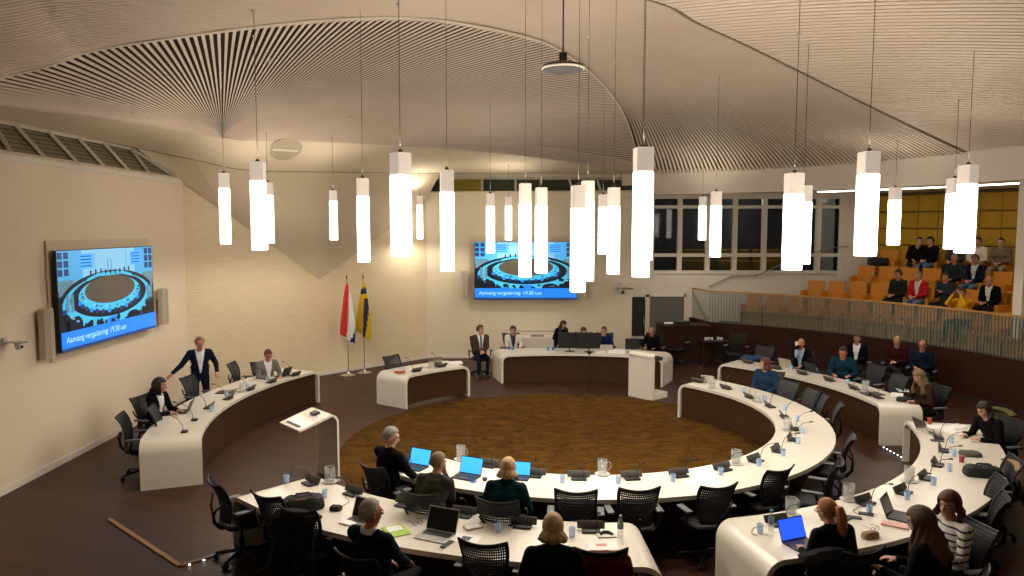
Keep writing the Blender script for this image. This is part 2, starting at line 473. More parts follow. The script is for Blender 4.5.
# low wooden counter block left of the gallery
ct = thing('counter', 'dark red-brown panelled counter below the glazed door, left of the balustrade', 'counter', (5.12, 21.9, 0))
MB().box(-.72, .75, -.35, .35, .06, 1.08).build('cabinet_body', M_wood, ct)
MB().box(-.75, .78, -.38, .38, 1.08, 1.13, bev=.008).build('countertop', M_wood, ct)
MB().box(-.68, .71, -.31, .31, 0, .06).build('plinth', M_black, ct)

# balustrade: slatted glass with oak rail
bal = thing('balustrade', 'curved slatted glass balustrade with oak handrail along the public gallery', 'railing', (C.x, C.y, 1.13))
def loc(mb):  # shift to the parent's origin
    mb.v = [(p[0] - C.x, p[1] - C.y, p[2] - 1.13) for p in mb.v]; return mb
loc(arc_solid(MB(), 10.07, 10.082, -55, 61.5, 1.13, 2.06, 120)).build('glass_panel', M_railglass, bal)
M_bar = mat('grey_green_bars', (.15, .165, .15), .45, var=.1)
bars = MB(); a = 61.5
st = math.degrees(.085 / 10.05)
while a > -55:
    an = math.radians(a); x, y = C.x + 10.05 * math.cos(an), C.y + 10.05 * math.sin(an)
    Mx = Matrix.Translation((x, y, 0)) @ Matrix.Rotation(an, 4, 'Z')
    bars.box(-.012, .012, -.009, .009, 1.13, 2.06, M=Mx); a -= st
loc(bars).build('slatted_infill', M_bar, bal)
loc(arc_solid(MB(), 10.03, 10.11, -55, 61.5, 2.055, 2.10, 120)).build('handrail', M_handrail, bal)
# left return of the balustrade
p0 = pY(707, 289, 22.38); p1 = (5.75, 23.3)
rt = MB()
ex, ey = C.x + 10.07 * math.cos(math.radians(61.5)), C.y + 10.07 * math.sin(math.radians(61.5))
def seg_box(mb, x0, y0, x1, y1, w_, z0, z1, mi=0):
    d = Vector((x1 - x0, y1 - y0, 0)); L = d.length; a_ = math.atan2(d.y, d.x)
    return mb.box(0, L, -w_ / 2, w_ / 2, z0, z1, mi, Matrix.Translation((x0, y0, 0)) @ Matrix.Rotation(a_, 4, 'Z'))
loc(seg_box(MB(), ex, ey, 5.78, 23.45, .012, 1.13, 2.06)).build('glass_return', M_railglass, bal)
loc(seg_box(MB(), ex, ey, 5.78, 23.45, .06, 2.055, 2.10)).build('handrail_return', M_handrail, bal)
structure(seg_box(MB(), ex, ey, 5.78, 23.6, .12, 0, 1.13).build('wall_gallery_end', M_wood))
# handrail on the window wall, with wall brackets
hp = [pY(u, v, YW - .12) for u, v in ((709, 287), (731, 276.5), (757, 275.5), (777, 266), (829, 247.5), (848, 246.5))]
h0 = thing('stair_handrail', 'slim metal stair handrail climbing the wall under the big window', 'handrail', hp[0])
hm = MB().tube([p - hp[0] for p in hp], .016, 8); hm.build('rail', M_grey, h0, smooth=True)
for p in hp[1:-1]:
    q = p - hp[0]; MB().tube([q, q + Vector((0, .03, -.06)), q + Vector((0, .09, -.06))], .01, 6).build('bracket', M_grey, h0)

# ---------------------------------------------------------------- ceiling
XS = -8.14
lipP = [(XS, 8.9, 5.66), pY(-60, 96, 9.9), pY(0, 77.5, 10.75), pY(50, 65, 11.15), pY(100, 48.5, 11.5), pY(250, 26.5, 12.0), pY(360, 17.5, 12.25), pY(440, 20, 12.7), pY(520, 35, 13.4),
        pY(560, 50, 14.2), pY(600, 81, 16.0), pY(625, 116, 18.6), pY(636, 150, 21.4), pY(641, 174, 22.55)]
lip = sampler(lipP)
lipend = Vector(lipP[-1])
apex0, apex1 = pY(213, 137, 16.3), pY(249, 141, 16.9)
def bez(a, b, c, s): return a * (1 - s) ** 2 + b * 2 * s * (1 - s) + c * s * s
def R1(t, s):
    a = apex0.lerp(apex1, t); b = lip(t); m = a.lerp(b, .5) + Vector((0, 0, .12 + .35 * t * t))
    m.z = min(m.z, 8)
    return bez(a, m, b, s)
creP = [(XS, 3.6, 5.9), (-7.0, 4.4, 6.9), (-5.2, 6.0, 7.5), (-3.4, 8.0, 7.65), (-1.0, 10.0, 7.65), pY(650, 0, 11.6), pY(700, 24, 12.6), pY(760, 51.5, 13.6), pY(870, 106, 15.6), pY(972, 154.5, 17.35)]
cre = sampler(creP)
creend = Vector(creP[-1])
af0 = math.atan2(lipend.y - C.y, lipend.x - C.x); af1 = math.atan2(creend.y - C.y, creend.x - C.x)
def fas(t, a0=None, a1=None):
    a = af0 + (af1 - af0) * t
    return Vector((C.x + 10.05 * math.cos(a), C.y + 10.05 * math.sin(a), lipend.z + (creend.z - lipend.z) * t))
def R2(t, s):          # t across (lip -> crease), s along
    P00, P10, P01, P11 = lip(0), lip(1), cre(0), cre(1)
    left = P00.lerp(P01, t); right = fas(t)
    A = lip(s).lerp(cre(s), t)
    B = left.lerp(right, s)
    D = P00.lerp(P10, s).lerp(P01.lerp(P11, s), t)
    return A + B - D
def R3(t, s):          # t along crease from the fascia end, s towards the outer arc
    c = cre(1 - t)
    a = af1 - t * (af1 + math.radians(150)) ; 
    o = Vector((C.x + 10.05 * math.cos(a), C.y + 10.05 * math.sin(a), 5.74))
    o.x = max(o.x, XS)
    m = c.lerp(o, .5) + Vector((0, 0, .35 * math.sin(PI * min(1, t * 1.2))))
    return bez(c, m, o, s)
def slatted(name, S, n, frac, depth, segs, back_off, m_slat=None, m_back=None, t0=0, t1=1):
    mb = MB(); h = (t1 - t0) / n
    for i in range(n):
        ta = t0 + (i + .5 - frac / 2) * h; tb = t0 + (i + .5 + frac / 2) * h
        vs = []
        for j in range(segs + 1):
            s = j / segs; a, b = S(ta, s), S(tb, s)
            vs += [a, b, b + Vector((0, 0, depth)), a + Vector((0, 0, depth))]
        fs = []
        for j in range(segs):
            q = j * 4
            fs += [(q, q + 1, q + 5, q + 4), (q + 1, q + 2, q + 6, q + 5), (q + 3, q, q + 4, q + 7)]
        mb.add(vs, fs, 0)
    nb = 60
    mb.grid([[S(t0 + (t1 - t0) * i / nb, j / segs) + Vector((0, 0, back_off)) for j in range(segs + 1)] for i in range(nb + 1)], 1)
    o = mb.build(name, [m_slat or M_slat, m_back or M_void], weld=False)
    return structure(o)
slatted('ceiling', R1, 165, .44, .012, 26, .34)
slatted('ceiling', R2, 74, .56, .03, 70, .14, m_back=M_void2)
slatted('ceiling', R3, 150, .72, .05, 24, .08, m_back=M_void2)
# lip moulding and crease moulding
structure(MB().tube([lip(i / 120) - Vector((0, 0, .01)) for i in range(121)], .022, 6).build('trim_4', M_trim))
structure(MB().tube([cre(i / 90) for i in range(91)], .02, 6).build('trim_5', mat('dark_crease_edge', (.20, .15, .10), .7)))
# plaster between slats and the wall heads
seamP = [(XS, 9.0, 5.72), (XS, 12.5, 5.72), pY(137, 148, 15.9), pY(200, 161, 16.7), pY(247, 170, 17.35), pY(330, 172, 19.1), pY(440, 173, 22.0), pY(540, 173, 22.45), pY(636, 173.5, 22.6)]
seam = sampler(seamP)
upP = [R1(0, 1 - i / 12.0) for i in range(13)] + [apex0.lerp(apex1, i / 3.0) for i in range(1, 4)] + [R1(1, i / 14.0) for i in range(1, 15)]
ups = sampler(upP, 300)
# arc-length matched loft: left run -> apex -> right run
def split(t):
    return t
pl = MB()
g = []
def frac_near(f, p, n=400):
    return min(range(n + 1), key=lambda i: (f(i / n) - p).length) / n
ua = frac_near(ups, apex0.lerp(apex1, .5)); sa = frac_near(seam, Vector(seamP[4]))
for i in range(81):
    t = i / 80
    k = t / .5 if t < .5 else (t - .5) / .5
    u_ = k * ua if t < .5 else ua + k * (1 - ua); s_ = k * sa if t < .5 else sa + k * (1 - sa)
    a, b = ups(u_), seam(s_)
    g.append([a.lerp(b, j / 6) + Vector((0, 0, .0)) for j in range(7)])
pl.grid(g)
structure(pl.build('ceiling', M_ceil, smooth=True, weld=False))
structure(MB().tube([seam(i / 80) for i in range(81)], .012, 6).build('trim_6', mat('seam_shadow_gap', (.22, .17, .11), .8)))
# folded plaster pendentive down to a point on the brick wall
dirw = (W2 - W1).normalized(); nrm = Vector((dirw.y, -dirw.x, 0))   # into the room
def on_wall(u, v, off=.02):
    d = ray(u, v); o = Vector((0, 0, CH)); t = ((W1 + nrm * off) - o).dot(nrm) / d.dot(nrm); return o + d * t
A_, B_, C_ = on_wall(181.5, 182), on_wall(320, 279), on_wall(424, 204)
pend = MB(); g = []
for i in range(41):
    t = i / 40
    lo = A_.lerp(B_, t / .5) if t < .5 else B_.lerp(C_, (t - .5) / .5)
    up = seam(.335 + (.78 - .335) * t) if False else None
    u0 = frac_near(seam, Vector(seamP[2])); u1 = frac_near(seam, Vector(seamP[6]))
    up = seam(u0 + (u1 - u0) * t)
    g.append([lo.lerp(up, j / 6) for j in range(7)])
pend.grid(g)
structure(pend.build('ceiling', mat('pendentive_plaster', (.66, .55, .39), .75), weld=False))
# sloping clerestory windows, left
def clerestory(name, bot, top, mulls, mpane, extra=None):
    """bot/top: (P0, P1) ends of the sill and head; mulls: list of (fb, ft)"""
    b0, b1 = map(Vector, bot); t0_, t1_ = map(Vector, top)
    f = MB()
    f.tube([b0, b1], .05, 4).tube([t0_, t1_], .04, 4)
    for fb, ft in mulls: f.tube([b0.lerp(b1, fb), t0_.lerp(t1_, ft)], .04, 4)
    o = structure(f.build(name, M_trim, weld=False))
    n_ = (b1 - b0).cross(t0_ - b0).normalized()
    if n_.y > 0 or n_.x < 0 and abs(n_.x) > .5: pass
    bk = Vector((0, 0, 0)) - Vector(((0 if abs(b1.x - b0.x) > 1 else .05), (-.05 if abs(b1.x - b0.x) > 1 else 0), 0))
    g = MB(); g.add([b0 + bk, b1 + bk, t1_ + bk, t0_ + bk], [(0, 1, 2, 3)]); g.build('window_pane', mpane, o, weld=False)
    return o
def louver_mat(name, c1, c2, s):
    m = bpy.data.materials.new(name); m.use_nodes = True; nt = m.node_tree; b = nt.nodes['Principled BSDF']
    tc = nt.nodes.new('ShaderNodeTexCoord'); wv = nt.nodes.new('ShaderNodeTexWave'); wv.bands_direction = 'Z'; wv.inputs['Scale'].default_value = s; wv.inputs['Distortion'].default_value = .6
    nt.links.new(tc.outputs['Object'], wv.inputs['Vector'])
    cr = nt.nodes.new('ShaderNodeValToRGB'); cr.color_ramp.elements[0].color = (*c1, 1); cr.color_ramp.elements[1].color = (*c2, 1)
    nt.links.new(wv.outputs['Fac'], cr.inputs[0]); nt.links.new(cr.outputs[0], b.inputs['Base Color']); b.inputs['Roughness'].default_value = .5
    return m
M_louv = louver_mat('olive_louvres', (.09, .08, .045), (.26, .24, .15), 4)
mu = []
for ub, ut in ((-40, -62), (-12, -28), (18, -2), (51, 21.7), (83, 54), (109, 83), (133, 108), (154, 135)):
    yb = -XL * F_PX / (512 - ub); yt = -XS * F_PX / (512 - ut)
    mu.append(((yb - 6) / (17.1 - 6), (yt - 6) / (15.95 - 6)))
clerestory('window_2', ((XL, 6, 5.12), (XL, 17.1, 5.12)), ((XS, 6, 5.68), (XS, 15.95, 5.7)), [m for m in mu] + [(.999, .999)], M_louv)
structure(MB().box(XS - .3, XL + .04, -1, 17.15, 5.02, 5.10).build('trim_7', M_white))
structure(MB().box(XS - .3, XS - .2, -1, 16.3, 5.0, 8.5).build('wall_left_upper', M_ceil))
# back clerestory
tp = [pY(437, 178, 22.9), pY(632, 178.5, 22.9)]
bt = [pY(424, 193, 22.45), pY(640, 192, 22.45)]
mu = []
for ub, ut in ((482, 482), (516, 515.5), (541, 541), (573, 569), (601, 597)):
    mu.append(((ub - 424) / (640 - 424), (ut - 437) / (632 - 437)))
clerestory('window_3', bt, tp, [(0, 0)] + mu + [(1, .999)], mat('clerestory_glass', (.075, .085, .065), .15, spec=.5, var=.3, vscale=1.5))
q = MB(); a0_, a1_ = bt[0].lerp(bt[1], .09), bt[0].lerp(bt[1], .26); b0_, b1_ = tp[0].lerp(tp[1], .04), tp[0].lerp(tp[1], .225)
q.add([a0_ + Vector((0, .03, 0)), a1_ + Vector((0, .03, 0)), b1_ + Vector((0, .03, 0)), b0_ + Vector((0, .03, 0))], [(0, 1, 2, 3)])
structure(q.build('window_4', mat('yellow_clerestory_patch', (.38, .30, .05), .6, var=.3, vscale=3), weld=False))  # flat yellow segment just in front of the dark clerestory pane
structure(MB().box(-3.0, 3.9, 22.75, 23.2, 5.55, 5.75).box(-3, 3.9, 23.2, 23.4, 5, 8).build('trim_8', M_ceil))
# step edge with small floor lights near the left desks
ns = px(109, 519.5, 0); nc_ = px(180, 566.5, 0); ne = px(236, 549, 0)
st_ = MB(); seg_box(st_, ns.x, ns.y, nc_.x, nc_.y, .055, 0, .018); seg_box(st_, nc_.x, nc_.y, ne.x, ne.y, .05, 0, .018)
structure(st_.build('trim_9', mat('oak_step_nosing', (.26, .13, .05), .45, var=.2, stretch=(1, 1, 1))))
M_led = mat('white_led', (.85, .92, 1), .4, emis=6)
def led_run(a, b, n, label, group):
    d = (b - a)
    for i in range(n):
        p = a + d * ((i + .5) / n)
        o = MB().lathe([(.004, 0), (.012, .002), (.012, .010), (.004, .014)], 10).build('step_light', M_led); o.location = p + Vector((0, 0, .013))
        tag(o, label, 'light', group)
na = (ne - nc_).normalized(); off = Vector((na.y, -na.x, 0)) * .07
led_run(nc_ + off, ne + off, 4, 'tiny white step light beside the oak floor edge at the lower left', 'step lights at the lower left')
led_run(px(882, 447.5, 0), px(903, 459, 0), 6, 'tiny white step light on the floor between the two right-hand desk runs', 'step lights between the right desks')
structure(seg_box(MB(), *px(880, 446.5, 0).xy, *px(904, 459.5, 0).xy, .04, 0, .012).build('trim_10', M_black))

# ================================================================ FURNITURE
TH = .74
def desk(name, label, c, r0, r1, a0, a1, panel_r=None, rad=.2, th=.055, group=None, zt=TH, panel_z=(.0, None), n=64, leg0=True, leg1=True, seams=6):
    """ring-shaped desk: one continuous top that turns down to the floor at both ends"""
    rm = (r0 + r1) / 2
    A0, A1 = math.radians(a0), math.radians(a1); sgn = 1 if A1 > A0 else -1
    L = abs(A1 - A0) * rm
    path = []     # (arc length, z, normal angle) of the outer skin
    k = 7
    if leg0:
        path += [(0, 0, PI)]
        for i in range(k + 1):
            t = (PI / 2) * i / k; path.append((rad - rad * math.cos(t), zt - rad + rad * math.sin(t), PI - t))
    else: path.append((0, zt, PI / 2))
    m = n
    for i in range(1, m):
        path.append((rad + (L - 2 * rad) * i / m, zt, PI / 2))
    if leg1:
        for i in range(k + 1):
            t = (PI / 2) * i / k; path.append((L - rad + rad * math.sin(t), zt - rad + rad * math.cos(t), PI / 2 - t))
        path += [(L, 0, 0)]
    else: path.append((L, zt, PI / 2))
    o = thing(name, label, 'desk', (c.x, c.y, 0), 0, group)
    vs = []; 
    for (s, z, na_) in path:
        si, zi = s - math.cos(na_) * th, z - math.sin(na_) * th
        if z == 0: zi = 0
        for (ss, zz, r) in ((s, z, r0), (s, z, r1), (si, zi, r1), (si, zi, r0)):
            a = A0 + sgn * ss / rm
            vs.append((r * math.cos(a), r * math.sin(a), zz))
    fs = []
    for i in range(len(path) - 1):
        q = i * 4
        for j in range(4): fs.append((q + j, q + (j + 1) % 4, q + 4 + (j + 1) % 4, q + 4 + j))
    fs.append((3, 2, 1, 0)); e = (len(path) - 1) * 4; fs.append((e, e + 1, e + 2, e + 3))
    mb = MB(); mb.add(vs, fs); mb.build('desktop', M_desk, o, smooth=True)
    if panel_r:
        da = (th + .01) / rm
        pm = MB(); A = []
        arc_solid(pm, panel_r, panel_r + .035, math.degrees(A0 + sgn * da), math.degrees(A1 - sgn * da), panel_z[0], zt - th, n, c=Vector((0, 0, 0)))
        pm.build('modesty_panel', M_panel, o)
    return o
desk('council_desk', 'inner horseshoe council desk with cream top around the brown carpet', C2, 3.38, 4.27, 45, -130.5, panel_r=3.44, leg1=False)
# straight end support where the inner ring stops
desk('council_desk', 'outer curved cream council desk at the lower right', C, 5.58, 6.65, -79.2, -11.5, panel_r=5.68)
desk('council_desk', 'outer curved cream council desk at the upper right, below the gallery', C, 5.54, 6.30, -2.2, 47.6, panel_r=5.62)
desk('council_desk', 'outer curved cream council desk at the lower left, with the open silver laptop', C, 5.58, 6.65, -135.2, -88, panel_r=5.68, leg0=True)
desk('council_desk', 'curved cream desk beside the left wall, in front of the standing man', C, 6.50, 7.38, 150.8, 200.5, panel_r=6.58)
desk('council_desk', 'short cream desk in front of the two flags', C, 4.38, 5.28, 145.2, 120.9, panel_r=4.46, panel_z=(.06, None))
desk('presidium_desk', 'long cream chair desk at the far wall under the screen', C, 5.42, 6.35, 106.3, 62, panel_r=5.52, leg1=True)

# ---- lectern at the left (slanted top on a single upright sheet)
def sheet(path, width, th, M=None):
    """bent sheet: path of (y, z), width along x"""
    n = len(path); out = []
    for i, (y, z) in enumerate(path):
        a = path[max(0, i - 1)]; b = path[min(n - 1, i + 1)]
        d = Vector((b[0] - a[0], b[1] - a[1])).normalized(); nn = Vector((d.y, -d.x)) * th
        out.append((y, z, y + nn.x, z + nn.y))
    vs = []; w_ = width / 2
    for y, z, y2, z2 in out: vs += [(-w_, y, z), (w_, y, z), (w_, y2, z2), (-w_, y2, z2)]
    fs = []
    for i in range(n - 1):
        q = i * 4
        for j in range(4): fs.append((q + j, q + (j + 1) % 4, q + 4 + (j + 1) % 4, q + 4 + j))
    fs.append((3, 2, 1, 0)); e = (n - 1) * 4; fs.append((e, e + 1, e + 2, e + 3))
    mb = MB(); mb.add(vs, fs); return mb
lp = px(333, 476, 0)
lec = thing('lectern', 'tall cream bent-sheet lectern with slanted top at the left edge of the carpet', 'lectern', (-2.95, 11.6, 0), math.radians(133))
path = [(0, 0), (0, .6), (0, .93)] + [(.16 - .16 * math.cos(t), .95 + .15 * math.sin(t)) for t in [PI / 2 * i / 6 * .82 for i in range(1, 7)]]
y_, z_ = path[-1]; path += [(y_ + .56, z_ - .17 + .02)]
sheet(path, .66, .035).build('body', M_desk, lec, smooth=True)
dirs = Vector((.66, -.18)).normalized()
def on_top(t, x, mb, w_, l_, h, mi=0):
    yy, zz = y_ + dirs.x * t, z_ + dirs.y * t
    M = Matrix.Translation((x, yy, zz + .002)) @ Matrix.Rotation(math.atan2(dirs.y, dirs.x), 4, 'X')
    return mb.box(-w_ / 2, w_ / 2, -l_ / 2, l_ / 2, 0, h, mi, M)
on_top(.50, 0, MB(), .42, .035, .012).build('slot', M_dgrey, lec)
on_top(.12, 0, MB(), .15, .10, .035).build('microphone_socket', M_black, lec)
on_top(.12, -.18, MB(), .06, .08, .006).build('control_plate', M_silver, lec)

# ---- lectern at the right of the presidium
l2 = thing('lectern', 'white box lectern with slanted top and hanging side leaf, right of the chair desk', 'lectern', (3.10, 17.05, 0), math.radians(-50))
m2 = MB()
m2.box(-.42, .32, -.06, .0, 0, 1.02)                    # front sheet
m2.build('front_sheet', M_desk, l2)
r = [(0, .98)] + [(.10 - .10 * math.cos(t), 1.02 + .09 * math.sin(t)) for t in [PI / 2 * i / 6 for i in range(0, 7)]] + [(.45, 1.06)]
s2 = sheet(r, .74, .035); s2.v = [(x - .05, y - .06, z - .02) for x, y, z in s2.v]
s2.build('top_sheet', M_desk, l2, smooth=True)
MB().box(-.40, .30, .0, .52, 0, .14, bev=.01).build('foot_block', M_desk, l2)
MB().box(-.36, .26, .05, .36, .9, .98).build('inner_shelf', M_dgrey, l2)

# ---- office chair -------------------------------------------------------
M_mesh = mat('charcoal_woven_mesh', (.009, .009, .010), .5, bump=.2, bscale=200, spec=.3)
M_mesh_lit = mat('lit_woven_mesh', (.040, .042, .046), .55, bump=.2, bscale=200, spec=.3)  # same chair mesh made lighter: the light on it put into colour
M_frame = mat('graphite_frame', (.010, .010, .011), .4, spec=.35)
M_arm = mat('grey_arm_pad', (.11, .11, .115), .45)
def back_pt(u, v):
    """u -1..1 across, v 0..1 up"""
    w_ = .17 + .040 * math.sin(v * PI * .9) + .065 * max(0, v - .35) ** 1.2 * 1.5
    z = .53 + .47 * v + (.03 * u * u * v * v)
    y = -.235 - .05 * math.sin(v * PI) * -1 - .10 * v + .055 * u * u
    if v > .85: y -= (v - .85) * .10
    return Vector((u * w_, y, z))
def make_chair(mm=None, name='office_chair', holes=True, simple=False):
    mm = mm or M_mesh
    t = thing(name, '', 'chair')
    b = MB()
    b.lathe([(.0, .115), (.035, .115), (.035, .06), (.0, .06)], 12)
    b.build('hub', M_frame, t, smooth=True)
    for k in range(5):
        a = 2 * PI * k / 5 + .3; d = Vector((math.cos(a), math.sin(a), 0))
        s = MB(); s.tube([d * .02 + Vector((0, 0, .10)), d * .16 + Vector((0, 0, .09)), d * .31 + Vector((0, 0, .068))], [.028, .022, .015], 8)
        sp = s.build('base_spoke', M_frame, t, smooth=True)
        pd = Vector((-d.y, d.x, 0)); cc = d * .31 + Vector((0, 0, .03))
        c_ = MB().tube([cc - pd * .025, cc - pd * .006], .03, 12).tube([cc + pd * .006, cc + pd * .025], .03, 12).tube([cc, cc + Vector((0, 0, .05))], .008, 6)
        c_.build('caster', M_black, sp, smooth=True)
    MB().lathe([(.028, .1), (.028, .25), (.018, .25), (.018, .40)], 12).build('gas_lift', M_frame, t, smooth=True)
    MB().box(-.10, .10, -.14, .12, .385, .43, bev=.02).build('tilt_mechanism', M_frame, t)
    # seat cushion
    g = []; N = 20
    for i, (f, z) in enumerate(((0, .43), (.90, .43), (1.0, .45), (1.0, .475), (.93, .493), (.6, .497), (0, .492))):
        row = []
        for k in range(N):
            a = 2 * PI * k / N; ca, sa_ = math.cos(a), math.sin(a); e = .42
            x = .25 * math.copysign(abs(ca) ** e, ca) * f; y = .235 * math.copysign(abs(sa_) ** e, sa_) * f
            row.append((x * (1 - .06 * (y < 0)), y + .01, z - (.025 * max(0, (y - .15) / .1) if z > .44 else 0)))
        g.append(row)
    sm = MB(); sm.grid(g, close=True); sm.build('seat', mm, t, smooth=True)
    # back: perforated shell
    nu, nv = (22, 15) if holes else (8, 8)
    bm = MB()
    if holes:
        vs = []; fs = []
        for j in range(nv):
            for i in range(nu):
                off = .5 if j % 2 else 0
                u0, u1 = -1 + 2 * (i + off * .0) / nu, -1 + 2 * (i + 1) / nu; v0, v1 = j / nv, (j + 1) / nv
                edge = i in (0, nu - 1) or j in (0, nv - 1)
                q = [(u0, v0), (u1, v0), (u1, v1), (u0, v1)]
                o = len(vs); vs += [back_pt(*p) for p in q]
                if edge: fs.append((o, o + 1, o + 2, o + 3)); continue
                mu_, mv = (u0 + u1) / 2, (v0 + v1) / 2
                h = .26 + .26 * math.sin(PI * v0)
                inn = [(mu_ + (p[0] - mu_) * h, mv + (p[1] - mv) * (h + .1)) for p in q]
                vs += [back_pt(*p) for p in inn]
                for k in range(4): fs.append((o + k, o + (k + 1) % 4, o + 4 + (k + 1) % 4, o + 4 + k))
        bm.add(vs, fs)
    else:
        bm.grid([[back_pt(-1 + 2 * i / nu, j / nv) for i in range(nu + 1)] for j in range(nv + 1)])
    bk = bm.build('backrest', mm, t, smooth=True)
    sd = bk.modifiers.new('thickness', 'SOLIDIFY'); sd.thickness = .008
    outl = [back_pt(-1, j / 12) for j in range(13)] + [back_pt(-1 + 2 * i / 16, 1) for i in range(1, 17)] + [back_pt(1, 1 - j / 12) for j in range(1, 13)] + [back_pt(1 - 2 * i / 6, 0) for i in range(1, 7)]
    MB().tube(outl, .012, 8, cap=False).build('back_frame', M_frame, t, smooth=True)
    sp = MB().tube([(0, -.08, .41), (0, -.24, .44), (0, -.31, .52), (0, -.32, .66)], [.03, .028, .022, .018], 8)
    for s_ in (-1, 1): sp.tube([(0, -.315, .60), (s_ * .10, -.315, .70), (s_ * .215, -.255, .80)], [.016, .014, .012], 6)
    sp.build('back_support', M_frame, t, smooth=True)
    for s_ in (-1, 1):
        am = MB().tube([(s_ * .14, -.06, .42), (s_ * .27, -.08, .44), (s_ * .30, -.10, .56), (s_ * .295, -.07, .655)], [.018, .018, .017, .02], 8)
        ar = am.build('armrest', M_frame, t, smooth=True)
        MB().box(s_ * .295 - .042, s_ * .295 + .042, -.16, .10, .655, .685, bev=.012).build('arm_pad', M_arm, ar, smooth=True)
    return t
def chair_at(x, y, rz, label, kind='black', group='mesh office chairs around the desks'):
    if kind == 'black': o = place(make_chair, 'ch', label, (x, y, 0), rz, group)
    elif kind == 'grey': o = place(lambda: make_chair(M_mesh_lit), 'chg', label, (x, y, 0), rz, group)
    return o
def chair_px(u, v, label, kind='black', ang=None, c=C, dz=.99):
    """chair whose backrest top is seen at (u, v)"""
    p = px(u, v, dz)
    if c is C2 and u > 780:          # keep the backrest outside the ring desk
        while math.hypot(p.x - c.x, p.y - c.y) < 4.52: p = Vector((p.x * 1.002, p.y * 1.002, p.z))
    rz = face(p.x, p.y, c) if ang is None else math.radians(ang) - PI / 2
    f = Vector((-math.sin(rz), math.cos(rz), 0))
    q = p + f * .31
    return chair_at(q.x, q.y, rz, label, kind)
# empty chairs (photo places their back tops)
chair_px(576, 493, 'empty black mesh chair at the inner ring, next right of the blonde woman in teal', c=C2)
chair_px(640, 491, 'empty black mesh chair at the middle of the inner ring, between two empty ones', c=C2)
chair_px(720, 488, 'empty black mesh chair at the inner ring, turned half left, right of centre', c=C2)
chair_px(782, 471, 'empty black mesh chair at the inner ring, first on the curve to the right', c=C2)
chair_px(840, 465, 'empty dark mesh chair at the rightmost bulge of the inner ring, low in the shadow', c=C2, ang=150)
chair_px(853, 439, 'empty greyish-lit mesh chair at the inner ring seen edge-on, nearest the upper right desk end', 'grey', c=C2, ang=154)
chair_px(841, 421, 'empty greyish-lit mesh chair at the inner ring, second of the slim edge-on backs', 'grey', c=C2, ang=160)
chair_px(825, 407, 'empty greyish-lit mesh chair at the inner ring, directly behind the middle of its right curve', 'grey', c=C2, ang=176)
chair_px(815, 396, 'empty greyish-lit mesh chair at the inner ring, two to the right of the blue-clad woman', 'grey', c=C2, ang=188)
chair_px(791, 387.5, 'empty greyish-lit mesh chair at the inner ring, immediately right of the blue-clad woman', 'grey', c=C2, ang=206)
chair_px(766, 347, 'empty greyish-lit mesh chair behind the far end of the upper right desk', 'grey')
chair_px(879, 366.5, 'empty greyish-lit mesh chair behind the upper right desk, right of the man in teal', 'grey')
chair_px(902, 377, 'empty greyish-lit mesh chair behind the upper right desk, beside the long-haired woman', 'grey')
chair_px(683, 329.5, 'empty black mesh chair in the shadow right of the chair desk, by the wooden wall', ang=230)
chair_px(739, 333.5, 'empty black mesh chair in the shadow under the balustrade, near the small white cups', ang=240)
chair_px(390, 357, 'empty dark mesh chair behind the short desk in front of the flags', 'grey', ang=-40)
chair_px(230, 364.5, 'empty dark mesh chair between the standing man and the man in the grey jacket', 'grey', ang=0)
chair_px(186, 378, 'empty dark mesh chair at the left desk with the standing man’s hand on it', 'grey', ang=-10)
chair_px(119, 417, 'empty black mesh chair near the left wall, outside the left desk’s near end', ang=15)
chair_px(150, 409, 'empty greyish-lit mesh chair tucked in at the left desk, before the curly-haired woman', 'grey', ang=15)
chair_px(213, 484, 'empty black mesh chair at the near left corner, its full base showing', ang=38)
chair_px(264, 497, 'empty black mesh chair tucked under the left end of the lower left desk', ang=60)
coatch = chair_px(296, 512, 'black mesh chair with a dark coat over its back at the lower left desk', 'grey', ang=68)
chair_px(482, 545, 'empty black mesh chair at the lower left desk, between the grey-haired and the blond person')
chair_px(602, 553, 'mesh chair with the dark red coat on it, beside the dark-blond person', ang=90)
chair_px(1006, 500, 'empty black mesh chair behind the woman in the striped jumper', ang=150)
chair_px(1018, 462, 'black mesh chair with a beige coat on it at the right edge', ang=165)
chair_px(1003, 482, 'empty black mesh chair outside the lower right desk, above the striped woman', ang=160)

# ---- conference units -----------------------------------------------------
def make_unit():
    t = thing('conference_unit', '', 'microphone unit')
    MB().box(-.10, .10, -.075, .06, 0, .022, bev=.006).build('base', M_black, t)
    M = Matrix.Translation((0, .02, .018)) @ Matrix.Rotation(math.radians(-28), 4, 'X')
    MB().box(-.15, .15, -.011, .011, 0, .085, 0, M, bev=.008).build('panel', mat('dark_taupe_plastic', (.085, .078, .07), .5), t, smooth=True)
    g = MB().tube([(.06, -.03, .02), (.062, -.04, .12), (.066, -.07, .20), (.07, -.15, .27), (.075, -.24, .30)], .0045, 6)
    gg = g.build('gooseneck', M_black, t, smooth=True)
    MB().tube([(.075, -.235, .299), (.076, -.28, .308)], [.011, .012], 8).build('microphone_head', M_black, gg, smooth=True)
    return t
def make_mic():
    t = thing('desk_microphone', '', 'microphone')
    MB().box(-.055, .055, -.05, .05, 0, .03, bev=.008).build('base', M_black, t)
    g = MB().tube([(0, -.02, .03), (.0, -.03, .12), (-.02, -.10, .22), (-.05, -.20, .28), (-.09, -.32, .31)], .0045, 6).build('gooseneck', M_black, t, smooth=True)
    MB().tube([(-.088, -.315, .31), (-.105, -.36, .316)], [.011, .012], 8).build('microphone_head', M_black, g, smooth=True)
    return t
M_blueglass = mat('pale_blue_glass', (.50, .72, .98), .08, alpha=.42)
